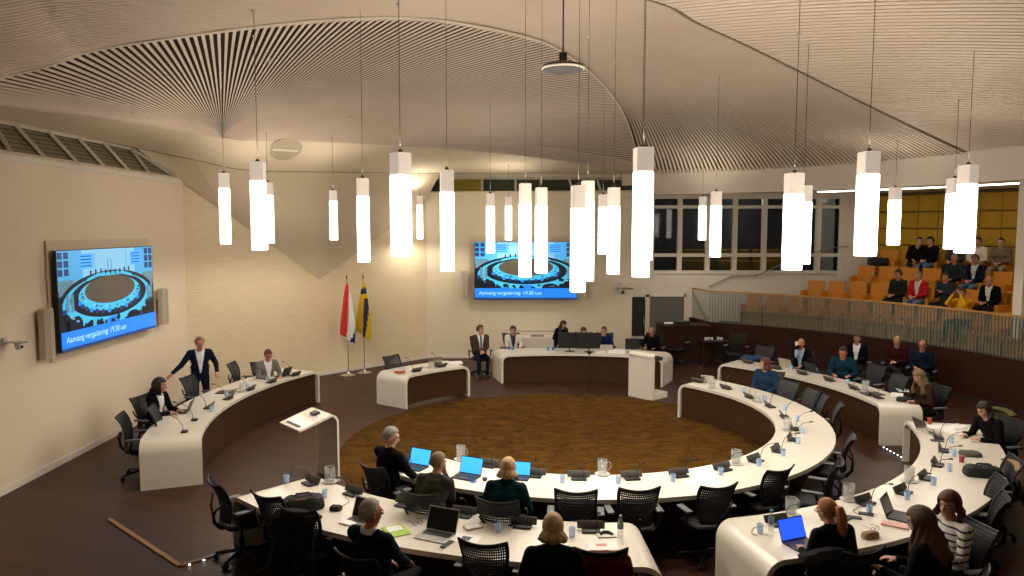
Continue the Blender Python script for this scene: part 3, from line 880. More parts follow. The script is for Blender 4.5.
def make_tumbler():
    o = MB().lathe([(0, .004), (.026, .004), (.030, .0), (.031, .006), (.037, .098), (.034, .098), (.0285, .012), (0, .012)], 16).build('water_tumbler', M_blueglass, smooth=True)
    o['category'] = 'glass'; return o
M_clear = mat('clear_pitcher_glass', (.70, .73, .73), .05, alpha=.26, spec=.8)
def make_jug():
    t = thing('water_jug', '', 'jug')
    MB().lathe([(0, 0), (.085, 0), (.10, .008), (.10, .012), (.08, .008), (0, .008)], 20).build('saucer', M_lgrey, t, smooth=True)
    MB().lathe([(0, .012), (.058, .012), (.062, .02), (.068, .20), (.064, .20), (.056, .024), (0, .024)], 20).build('glass_body', M_clear, t, smooth=True)
    MB().tube([(.062, 0, .17), (.105, 0, .165), (.115, 0, .12), (.10, 0, .07), (.06, 0, .055)], .008, 8).build('handle', M_clear, t, smooth=True)
    MB().lathe([(0, .026), (.054, .026), (.058, .12), (0, .12)], 16).build('water', mat('still_water', (.75, .8, .82), .05, alpha=.16), t, smooth=True)
    return t
def make_bottle():
    t = thing('water_bottle', '', 'bottle')
    MB().lathe([(0, 0), (.030, 0), (.033, .01), (.033, .06), (.030, .08), (.033, .10), (.033, .15), (.026, .185), (.013, .205), (.013, .215), (0, .215)], 16).build('bottle_body', M_clear, t, smooth=True)
    MB().lathe([(0, .213), (.016, .213), (.016, .235), (0, .235)], 12).build('cap', mat('bottle_cap_blue', (.1, .2, .35), .4), t, smooth=True)
    MB().lathe([(.0335, .095), (.0335, .145)], 16, cap=False).build('bottle_label', mat('bottle_label_blue', (.16, .25, .36), .5), t)
    return t
def desk_items(rows, fn, key, fmt, group, c=C, rot=0):
    for i, (u, v) in enumerate(rows):
        p = px(u, v, TH)
        lab = fmt(i) if callable(fmt) else fmt[i]
        place(fn, key, lab, (p.x, p.y, TH + .001), face(p.x, p.y, c) + rot, group)
def rel(noun, where):
    def f(i): return '%s, %s %s' % (noun, ORD[i], where)
    return f
G_U = 'conference microphone units on the desks'; G_T = 'pale blue water tumblers on the desks'; G_J = 'glass water jugs on the desks'
uN = 'grey conference unit with gooseneck'
desk_items([(534.4, 476.5), (578.8, 479), (631.8, 479), (680, 476.3), (723.5, 470.3), (755.9, 461.5), (778, 451.5), (792.2, 440.2), (794, 429.6), (784.4, 417.3), (770, 407), (750, 398), (726.7, 389), (698.5, 382.3)],
           make_unit, 'u', rel(uN, 'from the blonde woman rightwards round the inner ring'), G_U, C2)
desk_items([(410, 463), (489, 466.5)], make_unit, 'u', [uN + ' at the left tip of the inner ring desk', uN + ' behind the open blue-screened laptop on the inner ring'], G_U, C2)
desk_items([(778, 524), (865.6, 503.7), (903, 493.2), (925.8, 478.8), (937, 465.4), (943, 451), (938, 438)], make_unit, 'u', rel(uN, 'from the left end of the lower right desk'), G_U)
desk_items([(748.5, 363.3), (776.7, 369), (803, 374.5), (830, 381), (854.6, 389.3), (878, 398)], make_unit, 'u', rel(uN, 'from the far end of the upper right desk'), G_U)
desk_items([(310.3, 484), (352, 494.5), (404.5, 506), (463.2, 516), (522.8, 526.6), (591, 531)], make_unit, 'u', rel(uN, 'from the left on the lower left desk'), G_U)
desk_items([(209, 408), (228.5, 399), (250, 390), (271.5, 382.6), (295, 375.6)], make_unit, 'u', rel(uN, 'from the near end of the left desk'), G_U)
desk_items([(416, 371.5), (441, 367)], make_unit, 'u', [uN + ' on the left of the flag desk', uN + ' on the right of the flag desk'], G_U)
desk_items([(184.6, 432.3), (194.6, 420.6)], make_mic, 'm', ['black gooseneck microphone nearest the near end of the left desk', 'black gooseneck microphone by the curly-haired woman’s laptop'], 'bare gooseneck microphones on the left desk')
tN = 'pale blue water tumbler'
desk_items([(562.5, 482.5), (618, 483.3), (672.8, 481.5), (720.6, 475), (758.7, 466), (783, 456), (798, 443.6), (802.3, 433), (797.4, 421.5), (784.6, 410.3), (764.8, 400.4), (743.3, 392)], make_tumbler, 't', rel(tN, 'from the left along the inner ring desk'), G_T)
desk_items([(760, 533), (869.3, 513), (907, 499.5), (933.5, 485), (949.3, 471), (953.5, 456), (951.2, 443)], make_tumbler, 't', rel(tN, 'from the left end of the lower right desk'), G_T)
desk_items([(286.6, 482.5), (324.7, 497.5), (498.5, 532), (572, 536.5)], make_tumbler, 't', rel(tN, 'from the left on the lower left desk'), G_T)
desk_items([(226.5, 396.5), (247.6, 388), (212, 411.5), (267.7, 381)], make_tumbler, 't', [tN + ' by the second unit of the left desk', tN + ' by the third unit of the left desk', tN + ' at the unit nearest the curly-haired woman', tN + ' before the man in the grey jacket'], G_T)
desk_items([(404, 371.5), (847.7, 384), (816, 372.5), (791, 369.5)], make_tumbler, 't', [tN + ' on the desk before the flags', tN + ' on the upper right desk before the teal-clad man', tN + ' on the upper right desk by the dark laptop', tN + ' on the upper right desk by the bald man'], G_T)
jN = 'glass water jug on a saucer'
desk_items([(461, 459.5), (602.3, 474.5), (735.8, 464), (787.4, 430), (757.5, 402), (712, 388)], make_jug, 'j', rel(jN, 'from the left round the inner ring desk'), G_J)
desk_items([(791, 515), (848.4, 500), (909, 481.5)], make_jug, 'j', rel(jN, 'from the left on the lower right desk'), G_J)
desk_items([(330, 482), (429, 505)], make_jug, 'j', [jN + ' behind the black bag on the lower left desk', jN + ' behind the silver laptop on the lower left desk'], G_J)
desk_items([(242, 391.5), (865.4, 390.5)], make_jug, 'j', [jN + ' in the middle of the left desk', jN + ' on the upper right desk by its near end'], G_J)
desk_items([(771, 531), (620.3, 537)], make_bottle, 'b', ['plastic water bottle with blue label at the left end of the lower right desk', 'clear water bottle standing at the right end of the lower left desk'], 'plastic water bottles')

# ---- laptops ---------------------------------------------------------------
def emis_mat(name, c, e=1.0):
    return mat(name, c, .3, emis=e)
M_kb = mat('black_keyboard', (.02, .02, .022), .5)
def laptop(u, v, face_deg, label, body='silver', screen=None, open_deg=112, size=1.0, tablet=False):
    """face_deg: direction (deg) in which its user looks"""
    p = px(u, v, TH)
    t = thing('tablet_computer' if tablet else 'laptop', label, 'tablet' if tablet else 'laptop', (p.x, p.y, TH + .002), math.radians(face_deg) - PI / 2)
    mb_ = {'silver': M_silver, 'black': M_black, 'grey': M_lgrey}[body]
    w_, d_ = .33 * size, .225 * size
    MB().box(-w_ / 2, w_ / 2, -d_ / 2, d_ / 2, 0, .014, bev=.004).build('base', mb_, t)
    MB().box(-w_ * .44, w_ * .44, -d_ * .02, d_ * .42, .0142, .0158).build('keyboard', M_kb, t)
    MB().box(-w_ * .15, w_ * .15, -d_ * .44, -d_ * .12, .0142, .0152).build('trackpad', mb_ if body != 'black' else M_dgrey, t)
    M = Matrix.Translation((0, d_ / 2 - .004, .012)) @ Matrix.Rotation(math.radians(open_deg - 180 + 90), 4, 'X').inverted()
    M = Matrix.Translation((0, d_ / 2 - .004, .012)) @ Matrix.Rotation(math.radians(-(open_deg - 90)), 4, 'X')
    ld = MB().box(-w_ / 2, w_ / 2, -.003, .004, 0, d_, 0, M, bev=.002).build('lid', mb_, t)
    sm_ = screen or mat('dark_screen', (.008, .008, .010), .12)
    sc_ = MB(); sc_.box(-w_ * .475, w_ * .475, -.0042, -.0032, d_ * .05, d_ * .95, 0, M); sc_.build('screen', sm_, ld)
    return t
E_blue = emis_mat('blue_screen', (.02, .10, .95), 1.1)
E_cyan = emis_mat('light_blue_screen', (.05, .42, .95), 1.0)
E_doc = emis_mat('pale_screen', (.55, .62, .7), .6)
laptop(414, 468, 62, 'laptop with light blue screen beside the dark-suited man at the inner ring’s tip', 'black', E_cyan)
laptop(466, 477.5, 65, 'open laptop with plain light blue screen before the grey-haired man on the inner ring', 'black', E_cyan)
laptop(519, 478.5, 78, 'small tablet with light blue screen before the blonde woman in teal', 'black', E_cyan, size=.8, tablet=True)
laptop(357, 523, 62, 'silver laptop with dark screen beside the grey-haired man in the navy suit', 'silver')
laptop(435, 537, 66, 'large open silver laptop with dark screen on the lower left desk, before the empty chair', 'silver', size=1.12)
laptop(802, 545, 112, 'laptop with bright blue screen before the woman with the red ponytail', 'black', E_blue)
laptop(839, 519, 130, 'dark tablet on a stand just right of the ponytailed woman’s head', 'black', size=.85, tablet=True)
laptop(900, 517, 140, 'black tablet with keyboard cover before the woman with long brown hair', 'black', size=.95, tablet=True)
laptop(182, 412, 10, 'dark laptop before the curly-haired woman on the left desk', 'black', size=.95)
laptop(222, 392.5, 0, 'closed-looking black laptop in front of the standing man', 'black', open_deg=168, size=.85)
laptop(282, 376, -20, 'dark laptop before the man in the grey jacket', 'black', size=.9)
laptop(432, 367, -50, 'silver laptop standing open on the desk before the flags', 'silver', size=1.1, open_deg=100)
laptop(789, 367.3, 215, 'silver laptop before the bald man drinking', 'silver')
laptop(815, 371.8, 205, 'dark grey laptop between the bald man and the man in teal', 'black')
laptop(709, 382.5, 240, 'silver laptop open at the far tip of the inner ring', 'silver', size=.8)
laptop(606, 352, -95, 'grey laptop before the man in the navy jumper at the chair desk', 'grey')
laptop(929, 432, 185, 'laptop at the far end of the lower right desk before the dark-clad woman', 'silver')
laptop(876, 394, 195, 'flat black tablet on the upper right desk beside the papers', 'black', open_deg=175, size=.9, tablet=True)

# monitors on the presidium desk
def monitor(u, v, label, w_=.56, h_=.34, rz=None, emis=None):
    p = px(u, v, TH)
    t = thing('computer_monitor', label, 'monitor', (p.x, p.y, TH + .001), rz if rz is not None else PI, 'monitors on the chair desk')
    MB().box(-.12, .12, -.08, .08, 0, .012, bev=.005).build('stand_foot', M_black, t)
    MB().tube([(0, 0, .01), (0, .02, .2)], .015).build('stand_neck', M_black, t)
    MB().box(-w_ / 2, w_ / 2, -.02, .01, .09, .09 + h_, bev=.006).build('housing', M_black, t)
    MB().box(-w_ / 2 + .012, w_ / 2 - .012, -.023, -.0205, .105, .075 + h_).build('screen', mat('monitor_picture', (.25, .35, .5), .2, emis=.4), t)
    return t
monitor(569.5, 351.5, 'left of the two big black monitors seen from behind on the chair desk', .60, .42)
monitor(589, 352, 'right of the two big black monitors seen from behind on the chair desk', .66, .42)
monitor(632, 352.5, 'small black monitor at the right end of the chair desk, before the bald man', .36, .28)

# papers, books, bags --------------------------------------------------------
def flat(name, u, v, w_, d_, h, rz, m_, label, cat, extra=None):
    p = px(u, v, TH)
    t = MB().box(-w_ / 2, w_ / 2, -d_ / 2, d_ / 2, 0, h, bev=min(.003, h * .3)).build(name, m_)
    t.location = (p.x, p.y, TH + .002); t.rotation_euler = (0, 0, math.radians(rz))
    return tag(t, label, cat)
M_green = mat('lime_green_card', (.35, .55, .06), .6)
M_pink = mat('pink_cover', (.72, .42, .36), .6)
f = flat('folder', 396, 531, .23, .31, .008, 30, M_green, 'lime green folder beside the grey-haired man in navy', 'folder')
p_ = MB().box(-.08, .08, -.02, .12, .0085, .0105).build('paper_sheet', M_paper, f)
f = flat('notebook', 473, 527.5, .20, .13, .012, 25, mat('tan_cover', (.40, .30, .18), .6), 'tan notebook on the lower left desk right of the silver laptop', 'notebook')
MB().box(-.08, .08, -.05, .05, .0125, .014).build('page', M_paper, f)
f = flat('document', 466, 539, .30, .21, .004, -20, M_paper, 'printed white document just above the empty chair on the lower left desk', 'paper')
MB().box(-.05, .05, -.04, .05, .0045, .0055).build('printed_logo', M_dgrey, f)
flat('notebook', 447, 545, .05, .18, .015, -30, M_black, 'black pouch beside the printed document on the lower left desk', 'pouch')
f = flat('document', 602, 546.5, .31, .20, .006, 2, M_paper, 'white paper pad with a red print before the chair with the red coat', 'paper')
MB().box(-.06, .05, -.01, .05, .0065, .0075).build('red_print', mat('red_print', (.65, .25, .18), .6), f)
f = flat('tray', 606, 535.5, .20, .13, .01, 5, M_lgrey, 'small grey tray with black headset by the last unit of the lower left desk', 'tray')
MB().tube([(-.06, 0, .02), (-.02, .04, .025), (.04, .03, .025), (.06, -.02, .02)], .014).build('headset', M_black, f, smooth=True)
flat('notebook', 895, 526, .11, .27, .018, 55, M_pink, 'pink notebook before the woman with long brown hair', 'notebook')
flat('document', 897, 395, .38, .21, .006, 60, M_paper, 'white papers at the near end of the upper right desk', 'paper')
flat('document', 903, 390.5, .3, .21, .01, 75, mat('blueish_sheet', (.55, .62, .68), .5), 'pale blue sheet pile beside the long-haired woman', 'paper')
for i, (u, v, rz, l) in enumerate(((937, 427, 10, 'leftmost white paper of the pile at the far end of the lower right desk'), (948, 429, 60, 'slanted white paper in the middle of the far pile on the lower right desk'), (958, 426.5, 30, 'white paper under the dark-clad woman’s hands'), (955, 433, -20, 'nearest white paper of the pile at the far end of the lower right desk'))):
    flat('document', u, v, .30, .21, .004 + i * .002, rz, M_paper, l, 'paper')
flat('document', 415, 461, .21, .3, .003, 60, M_paper, 'white paper at the elbow of the man in the dark suit', 'paper')
flat('document', 455, 364, .34, .2, .05, 20, M_paper, 'heap of crumpled white paper on the right of the flag desk', 'paper')
for i, (u, v, w_, l) in enumerate(((600, 353, .24, 'short white paper stack before the navy-jumper man'), (612, 352.5, .28, 'white paper stack in the middle of the chair desk’s right half'), (620, 353, .24, 'white paper stack at the right of the chair desk'))):
    flat('paper_stack', u, v, w_, .2, .05 + .02 * i, 5, M_paper, l, 'paper')
flat('mobile_phone', 472, 481, .075, .15, .009, 30, mat('blue_phone_case', (.05, .12, .4), .3), 'blue phone beside the inner ring laptop', 'phone')  # one even blue over the whole phone
flat('mobile_phone', 985, 464.5, .08, .15, .01, 80, M_black, 'black phone behind the black bag on the lower right desk', 'phone')
flat('mobile_phone', 854, 518, .08, .16, .012, 70, M_black, 'black phone at the right elbow of the ponytailed woman', 'phone')
flat('mobile_phone', 866, 514.5, .08, .16, .012, 65, M_black, 'black phone near the centre of the lower right desk', 'phone')
flat('mobile_phone', 937, 441, .18, .10, .012, -15, M_dgrey, 'flat grey eyeglass case near the far units of the lower right desk', 'case')
m_ = MB().ell((0, 0, .018), (.035, .055, .02), 12, 8).build('computer_mouse', M_black, smooth=True); p = px(485, 480, TH); m_.location = (p.x, p.y, TH)
tag(m_, 'small black mouse right of the plain blue laptop screen', 'mouse')
# cups on the presidium
M_mug = mat('blue_cup', (.10, .22, .45), .3)
for i, (u, v) in enumerate(((548, 350.5), (553, 350.3), (509, 349.5), (513, 349.8))):
    o = place(lambda: (lambda q: (q.__setitem__('category', 'cup'), q)[1])(MB().lathe([(0, 0), (.03, 0), (.038, .09), (.034, .09), (.028, .01), (0, .01)], 14).build('cup', M_mug, smooth=True)), 'cup', ('left', 'right')[i % 2] + ' blue cup of the pair ' + ('beside the standing woman' if i < 2 else 'before the woman in white') + ' on the chair desk', (px(u, v, TH).x, px(u, v, TH).y, TH), 0, 'blue cups on the chair desk')
# red toy-like object on the flag desk
p = px(399.5, 373.5, TH)
o = MB().ell((0, 0, .03), (.09, .05, .03), 12, 8).ell((.09, .01, .04), (.04, .04, .035), 10, 8).ell((-.08, .02, .03), (.05, .03, .025), 10, 8).build('pouch', mat('red_orange_cloth', (.50, .09, .03), .7), smooth=True); o.location = (p.x, p.y, TH); tag(o, 'small red-orange cloth pouch at the left end of the flag desk', 'pouch')
# bags
def bag(u, v, z, sx, sy, sz, rz, label, m_=None, name='bag', cat='bag', handle=True, trim=None):
    p = px(u, v, z); t = thing(name, label, cat, (p.x, p.y, z + .002), math.radians(rz))
    m_ = m_ or M_black
    g = []; N = 24
    for (f, zz) in ((0, 0), (.95, 0), (1.02, .15), (1.0, .5), (.93, .85), (.75, 1.0), (0, 1.02)):
        g.append([(sx * math.copysign(abs(math.cos(2 * PI * k / N)) ** .5, math.cos(2 * PI * k / N)) * f * (1 + .03 * math.sin(k * 2.3)), sy * math.copysign(abs(math.sin(2 * PI * k / N)) ** .5, math.sin(2 * PI * k / N)) * f, sz * zz * (1 + .04 * math.sin(k * 1.7))) for k in range(N)])
    b_ = MB(); b_.grid(g, close=True); b_.build('bag_body', m_, t, smooth=True)
    if handle: MB().tube([(-sx * .4, 0, sz), (-sx * .3, 0, sz * 1.25), (sx * .3, 0, sz * 1.25), (sx * .4, 0, sz)], .01, 6).build('handle', m_, t, smooth=True)
    MB().tube([(-sx * .8, -sy * .6, sz * .93), (0, -sy * .75, sz * .97), (sx * .8, -sy * .6, sz * .93)], .006, 6).build('zip', trim or M_dgrey, t)
    return t
M_nylon = mat('black_nylon', (.014, .014, .015), .7, bump=.2, bscale=40)
bag(303, 509, TH, .24, .12, .15, 20, 'large black laptop bag on the lower left desk near the empty chairs', M_nylon, trim=mat('reddish_zip', (.35, .1, .07), .5))
bag(982, 476, TH, .22, .11, .13, -15, 'black soft bag on the outer edge of the lower right desk', M_nylon)
bag(904, 401.5, TH, .13, .08, .08, -20, 'small black pouch at the near end of the upper right desk', M_nylon, 'pouch', 'pouch', False)
bag(970, 455.5, TH, .14, .10, .06, -10, 'grey patterned purse behind the black bag on the lower right desk', mat('grey_green_felt', (.10, .10, .08), .8), 'purse', 'bag', False)
bag(870, 537.5, TH, .10, .045, .06, 20, 'small tan furry pouch beside the ponytailed woman’s arm', mat('tan_fur', (.32, .20, .09), .9, bump=.6, bscale=60), 'pouch', 'pouch', False)
bag(336, 510, TH, .07, .05, .05, -10, 'small black headset case beside the large laptop bag', M_nylon, 'case', 'case', False)
p = px(961.5, 462, TH); o = MB().lathe([(0, 0), (.03, 0), (.036, .09), (0, .09)], 14).build('cup', mat('red_blue_cup', (.35, .05, .08), .4), smooth=True); o.location = (p.x, p.y, TH); tag(o, 'small dark red cup between purse and black bag', 'cup')
p = px(929.5, 424, TH); o = MB().lathe([(0, 0), (.03, 0), (.036, .10), (0, .10)], 14).build('cup', mat('red_cup', (.4, .05, .04), .4), smooth=True); o.location = (p.x, p.y, TH); tag(o, 'red cup at the far end of the lower right desk', 'cup')
# reading glasses
def spectacles(u, v, rz, label):
    p = px(u, v, TH); t = thing('eyeglasses', label, 'glasses', (p.x, p.y, TH + .002), math.radians(rz))
    m = MB()
    for s_ in (-1, 1):
        m.tube([(s_ * .033 + .026 * math.cos(a), 0, .024 + .022 * math.sin(a)) for a in [2 * PI * i / 12 for i in range(13)]], .0025, 5)
    m.tube([(-.007, 0, .03), (.007, 0, .03)], .0025, 5)
    m.build('frame', M_black, t)
    for s_ in (-1, 1): MB().tube([(s_ * .059, 0, .03), (s_ * .06, .09, .03), (s_ * .058, .13, .01)], .002, 5).build('temple', M_black, t)
    return t
spectacles(418, 525, 40, 'folded-open eyeglasses left of the large silver laptop')
spectacles(875, 531, 20, 'wire eyeglasses beside the tan furry pouch')

# cables
def cable(pts, label, r=.003, m_=None):
    P = [px(u, v, TH) + Vector((0, 0, .006)) for u, v in pts]
    o = MB().tube(catmull(P, 24), r, 6).build('cable', m_ or M_black, smooth=True); return tag(o, label, 'cable')
cable([(860, 515), (853, 511), (862, 507), (872, 509), (868, 515)], 'black cable looping between two phones on the lower right desk')
cable([(336, 512), (343, 506), (349, 502), (345, 497)], 'black cable curling by the headset case on the lower left desk')
cable([(760, 527), (753, 529), (752, 534), (757, 536)], 'black cable loop left of the first tumbler on the lower right desk')

# music-stand-like tripod on the carpet
tp_ = px(589, 398.5, 0)
t = thing('tripod_stand', 'thin black tripod stand on the carpet before the chair desk', 'stand', (tp_.x, tp_.y, .012))
MB().tube([(0, 0, .10), (0, 0, 1.05)], .010, 8).build('pole', M_black, t, smooth=True)
for k in range(3):
    a = 2 * PI * k / 3 + .5; MB().tube([(0, 0, .16), (.33 * math.cos(a), .33 * math.sin(a), .008)], .010, 6).build('leg', M_black, t)
MB().box(-.05, .05, -.03, .03, 1.05, 1.12, bev=.01).build('sensor_head', M_black, t)

# -------------------------------------------------------------- wall screens
def text_mesh(name, body, size, m_, parent, loc, rot):
    cu = bpy.data.curves.new(name, 'FONT'); cu.body = body; cu.size = size; cu.extrude = 0
    tmp = bpy.data.objects.new(name, cu); col.objects.link(tmp)
    bpy.context.view_layer.update()
    me = bpy.data.meshes.new_from_object(tmp.evaluated_get(bpy.context.evaluated_depsgraph_get()))
    bpy.data.objects.remove(tmp)
    me.materials.clear(); me.materials.append(m_)
    o = bpy.data.objects.new(name, me); col.objects.link(o); o.parent = parent; o.location = loc; o.rotation_euler = rot
    return o
S = 1.0
EM = {k: emis_mat('screen_' + k, c, e) for k, c, e in (('sky', (.07, .36, .68), .75), ('pale', (.20, .50, .76), .75), ('cyan', (.05, .44, .72), .75), ('black', (.004, .010, .02), .5), ('brown', (.075, .060, .045), .8), ('blue', (.015, .20, .78), .8), ('bright', (.05, .35, .95), 1), ('navy', (.01, .04, .16), .8), ('grey', (.10, .22, .30), .7), ('text', (.35, .65, .95), 1))}
EK = list(EM)
def wall_screen(label, loc, rz, W_=3.3, H_=1.80, seed=1):
    """local x along the picture, z up, faces -y; origin at the lower left"""
    t = thing('wall_screen', label, 'screen', loc, rz)
    MB().box(-.02 if rz else -.14, W_ + .14, .04, .07, -.14, H_ + .16).build('backing_board', mat('beige_backing_board', (.70, .58, .42), .7), t)
    hs = MB().box(0, W_, -.09, -.045, 0, H_).box(.4, W_ - .4, -.045, .04, .3, H_ - .3).build('housing', M_black, t)
    rnd = random.Random(seed)
    sx, sy = W_ / 16.0, H_ / 9.0
    pic = MB(); lay = [0]
    def poly(pts, k):
        lay[0] += 1; y = -.0905 - lay[0] * .00012
        pic.add([(x * sx, y, z * sy) for x, z in pts], [tuple(range(len(pts)))], EK.index(k))
    def rect(x0, x1, z0, z1, k): poly([(x0, z0), (x1, z0), (x1, z1), (x0, z1)], k)
    def ell(cx, cz, rx, rz_, k, a0=0, a1=360, n=40):
        poly([(cx + rx * math.cos(math.radians(a0 + (a1 - a0) * i / n)), cz + rz_ * math.sin(math.radians(a0 + (a1 - a0) * i / n))) for i in range(n if a1 - a0 == 360 else n + 1)], k)
    rect(.06, 15.94, .25, 8.94, 'black')
    poly([(.06, 5.4), (3.5, 6.2), (12.5, 6.2), (15.94, 5.4), (15.94, 8.94), (.06, 8.94)], 'sky')
    rect(3.6, 12.4, 6.1, 8.94, 'pale')
    for (a, b) in ((.1, 1.7), (14.3, 15.9)):
        for i in range(2):
            for j in range(3):
                w0 = a + i * .85; rect(w0, w0 + .65, 6.7 + j * .75, 7.3 + j * .75, 'navy')
    rect(.1, 2.2, 4.9, 6.3, 'grey'); rect(13.8, 15.9, 4.9, 6.3, 'grey')
    for a in (3.2, 11.6):
        rect(a, a + 2.1, 7.2, 8.6, 'bright')
        for q in range(4): rect(a + .15, a + 1.8, 7.4 + q * .3, 7.5 + q * .3, 'navy')
    ell(8, 4.1, 7.9, 2.75, 'black')
    ell(8, 3.9, 7.5, 2.6, 'cyan')
    ell(8, 4.4, 6.4, 2.05, 'black')
    ell(8, 4.6, 5.2, 1.65, 'cyan')
    ell(8, 5.0, 4.25, 1.35, 'brown')
    poly([(4.2, 6.0), (6.0, 6.35), (10, 6.35), (11.8, 6.0), (11.8, 6.25), (10, 6.7), (6, 6.7), (4.2, 6.25)], 'cyan')
    for k in range(9):
        x = 4.8 + k * .8; ell(x, 6.75 + .1 * math.sin(k), .13, .28, 'black', n=10)
    rect(7.55, 7.62, 6.8, 8.0, 'navy'); rect(8.1, 8.17, 6.8, 8.0, 'navy')
    for k in range(22):   # seated silhouettes round the outer ring
        a = math.radians(188 + 164 * k / 21 + rnd.uniform(-2, 2)); x, z = 8 + 7.3 * math.cos(a), 3.75 + 2.45 * math.sin(a)
        ell(x, z, rnd.uniform(.22, .5), rnd.uniform(.2, .42), 'black' if k % 4 else 'navy', n=12)
    for k in range(14):
        a = math.radians(195 + 150 * k / 13); x, z = 8 + 5.2 * math.cos(a), 4.45 + 1.55 * math.sin(a)
        ell(x, z, .30, .22, 'navy' if k % 3 else 'blue', n=12)
    ell(8.2, 1.9, 1.1, .42, 'blue', n=16); ell(11.8, 1.85, 1.3, .65, 'black', n=16); ell(2.4, 2.1, .9, .9, 'black', n=16)
    for k in range(70):   # papers, screens and chairs scattered round both rings
        a = math.radians(rnd.uniform(-10, 190) + 180); q = rnd.random()
        (rx_, rz_, cz_) = (7.0, 2.3, 3.85) if q < .5 else (4.75, 1.5, 4.8)
        x, z = 8 + rx_ * math.cos(a), cz_ + rz_ * math.sin(a); w_ = rnd.uniform(.10, .24)
        if z > 1.9: poly([(x - w_, z), (x + w_, z + rnd.uniform(-.06, .06)), (x + w_ * .8, z + w_ * .7), (x - w_ * .9, z + w_ * .6)], rnd.choice(['black', 'navy', 'navy', 'pale', 'grey']))
    for k in range(26):
        x = rnd.uniform(.3, 15.7); z = rnd.uniform(1.8, 3.2) if x < 3 or x > 13 else rnd.uniform(1.75, 2.2)
        ell(x, z, rnd.uniform(.15, .4), rnd.uniform(.15, .35), 'black', n=9)
    for x in (.9, 1.6, 14.4, 15.1): rect(x, x + .4, 3.4, 5.0, 'grey')
    rect(.06, 15.94, .25, 1.75, 'blue'); rect(.06, 15.94, .0, .28, 'navy')
    for q in (5.33, 10.66): rect(q - .015, q + .015, .25, 8.94, 'black')
    ob = pic.build('picture', [EM[k] for k in EK], hs, weld=False)
    text_mesh('caption', 'Aanvang vergadering: 19.30 uur', .150, EM['text'], hs, (.7 * sx, -.112, .75 * sy), (PI / 2, 0, 0))
    return t
# left wall: picture x runs with world +Y; rotation +90deg turns local -y to +x
sL = wall_screen('large left-wall video screen showing the council chamber with a blue caption bar', (XL + .09, 12.04, 1.93), PI / 2, 3.22, 1.70, 3)
sB = wall_screen('large video screen on the back wall above the chair desk, partly behind the pendant lamps', (-1.14, 22.40 - .06, 1.84), 0, 3.12, 1.75, 5)
for ch in sB.children:
    pass
# wall speakers
def speaker(label, loc, rz, h_=.95, w_=.17):
    t = thing('wall_speaker', label, 'speaker', loc, rz, 'slim column speakers beside the screens')
    MB().slab([(-w_ / 2, 0), (w_ / 2, 0), (w_ / 2, -.10), (w_ / 4, -.15), (-w_ / 4, -.15), (-w_ / 2, -.10)], 0, h_).build('housing', mat('beige_speaker_housing', (.55, .48, .38), .5), t)
    MB().box(-w_ / 4, w_ / 4, -.156, -.151, .03, h_ - .03).build('grille', mat('beige_speaker_grille', (.45, .38, .30), .7, bump=.5, bscale=300), t)
    MB().box(-.04, .04, -.01, .05, h_ * .3, h_ * .7).build('bracket', M_dgrey, t)
    return t
speaker('tall beige column speaker left of the left-wall screen', (XL + .07, 11.78, 1.90), PI / 2, .80, .22)
speaker('tall beige column speaker right of the left-wall screen', (XL + .07, 15.75, 1.93), PI / 2, .77, .20)
a = pY(464.5, 297, 22.35); speaker('grey column speaker left of the back-wall screen', (a.x, 22.35, a.z), 0, .80, .19)
a = pY(587, 297, 22.35); speaker('grey column speaker right of the back-wall screen', (a.x, 22.35, a.z), 0, .80, .17)
# ptz cameras
def ptz(label, loc, rz, s=1):
    t = thing('wall_camera', label, 'camera', loc, rz, 'white conference cameras on wall brackets'); t.scale = (s, s, s)
    MB().box(-.05, .05, -.03, .0, -.06, .10).build('wall_plate', M_lgrey, t)
    MB().tube([(0, -.02, 0), (0, -.16, .02), (0, -.28, .0)], .018).build('arm', M_silver, t, smooth=True)
    MB().lathe([(0, .0), (.09, 0), (.11, .015), (.10, .03), (0, .035)], 18, c=(0, -.27, 0)).build('shelf', M_lgrey, t, smooth=True)
    b_ = MB().lathe([(0, -.13), (.045, -.12), (.06, -.08), (.065, -.03), (.05, 0), (0, 0)], 16, c=(0, -.27, 0)).build('camera_head', M_lgrey, t, smooth=True)
    MB().tube([(0, -.32, -.07), (0, -.345, -.075)], .028, 12).build('lens', M_black, b_)
    MB().box(.08, .22, -.30, -.24, -.02, .0, bev=.005).build('antenna_arm', M_dgrey, t)
    return t
a = pY(0, 346, 10.85); ptz('white wall camera at the left edge of the picture', (XL + .03, 10.92, pY(4, 343, 10.92).z), PI / 2, .8)
a = pY(620, 287, 22.4); ptz('white wall camera right of the back-wall screen', (a.x, 22.38, a.z), 0, 1.5)

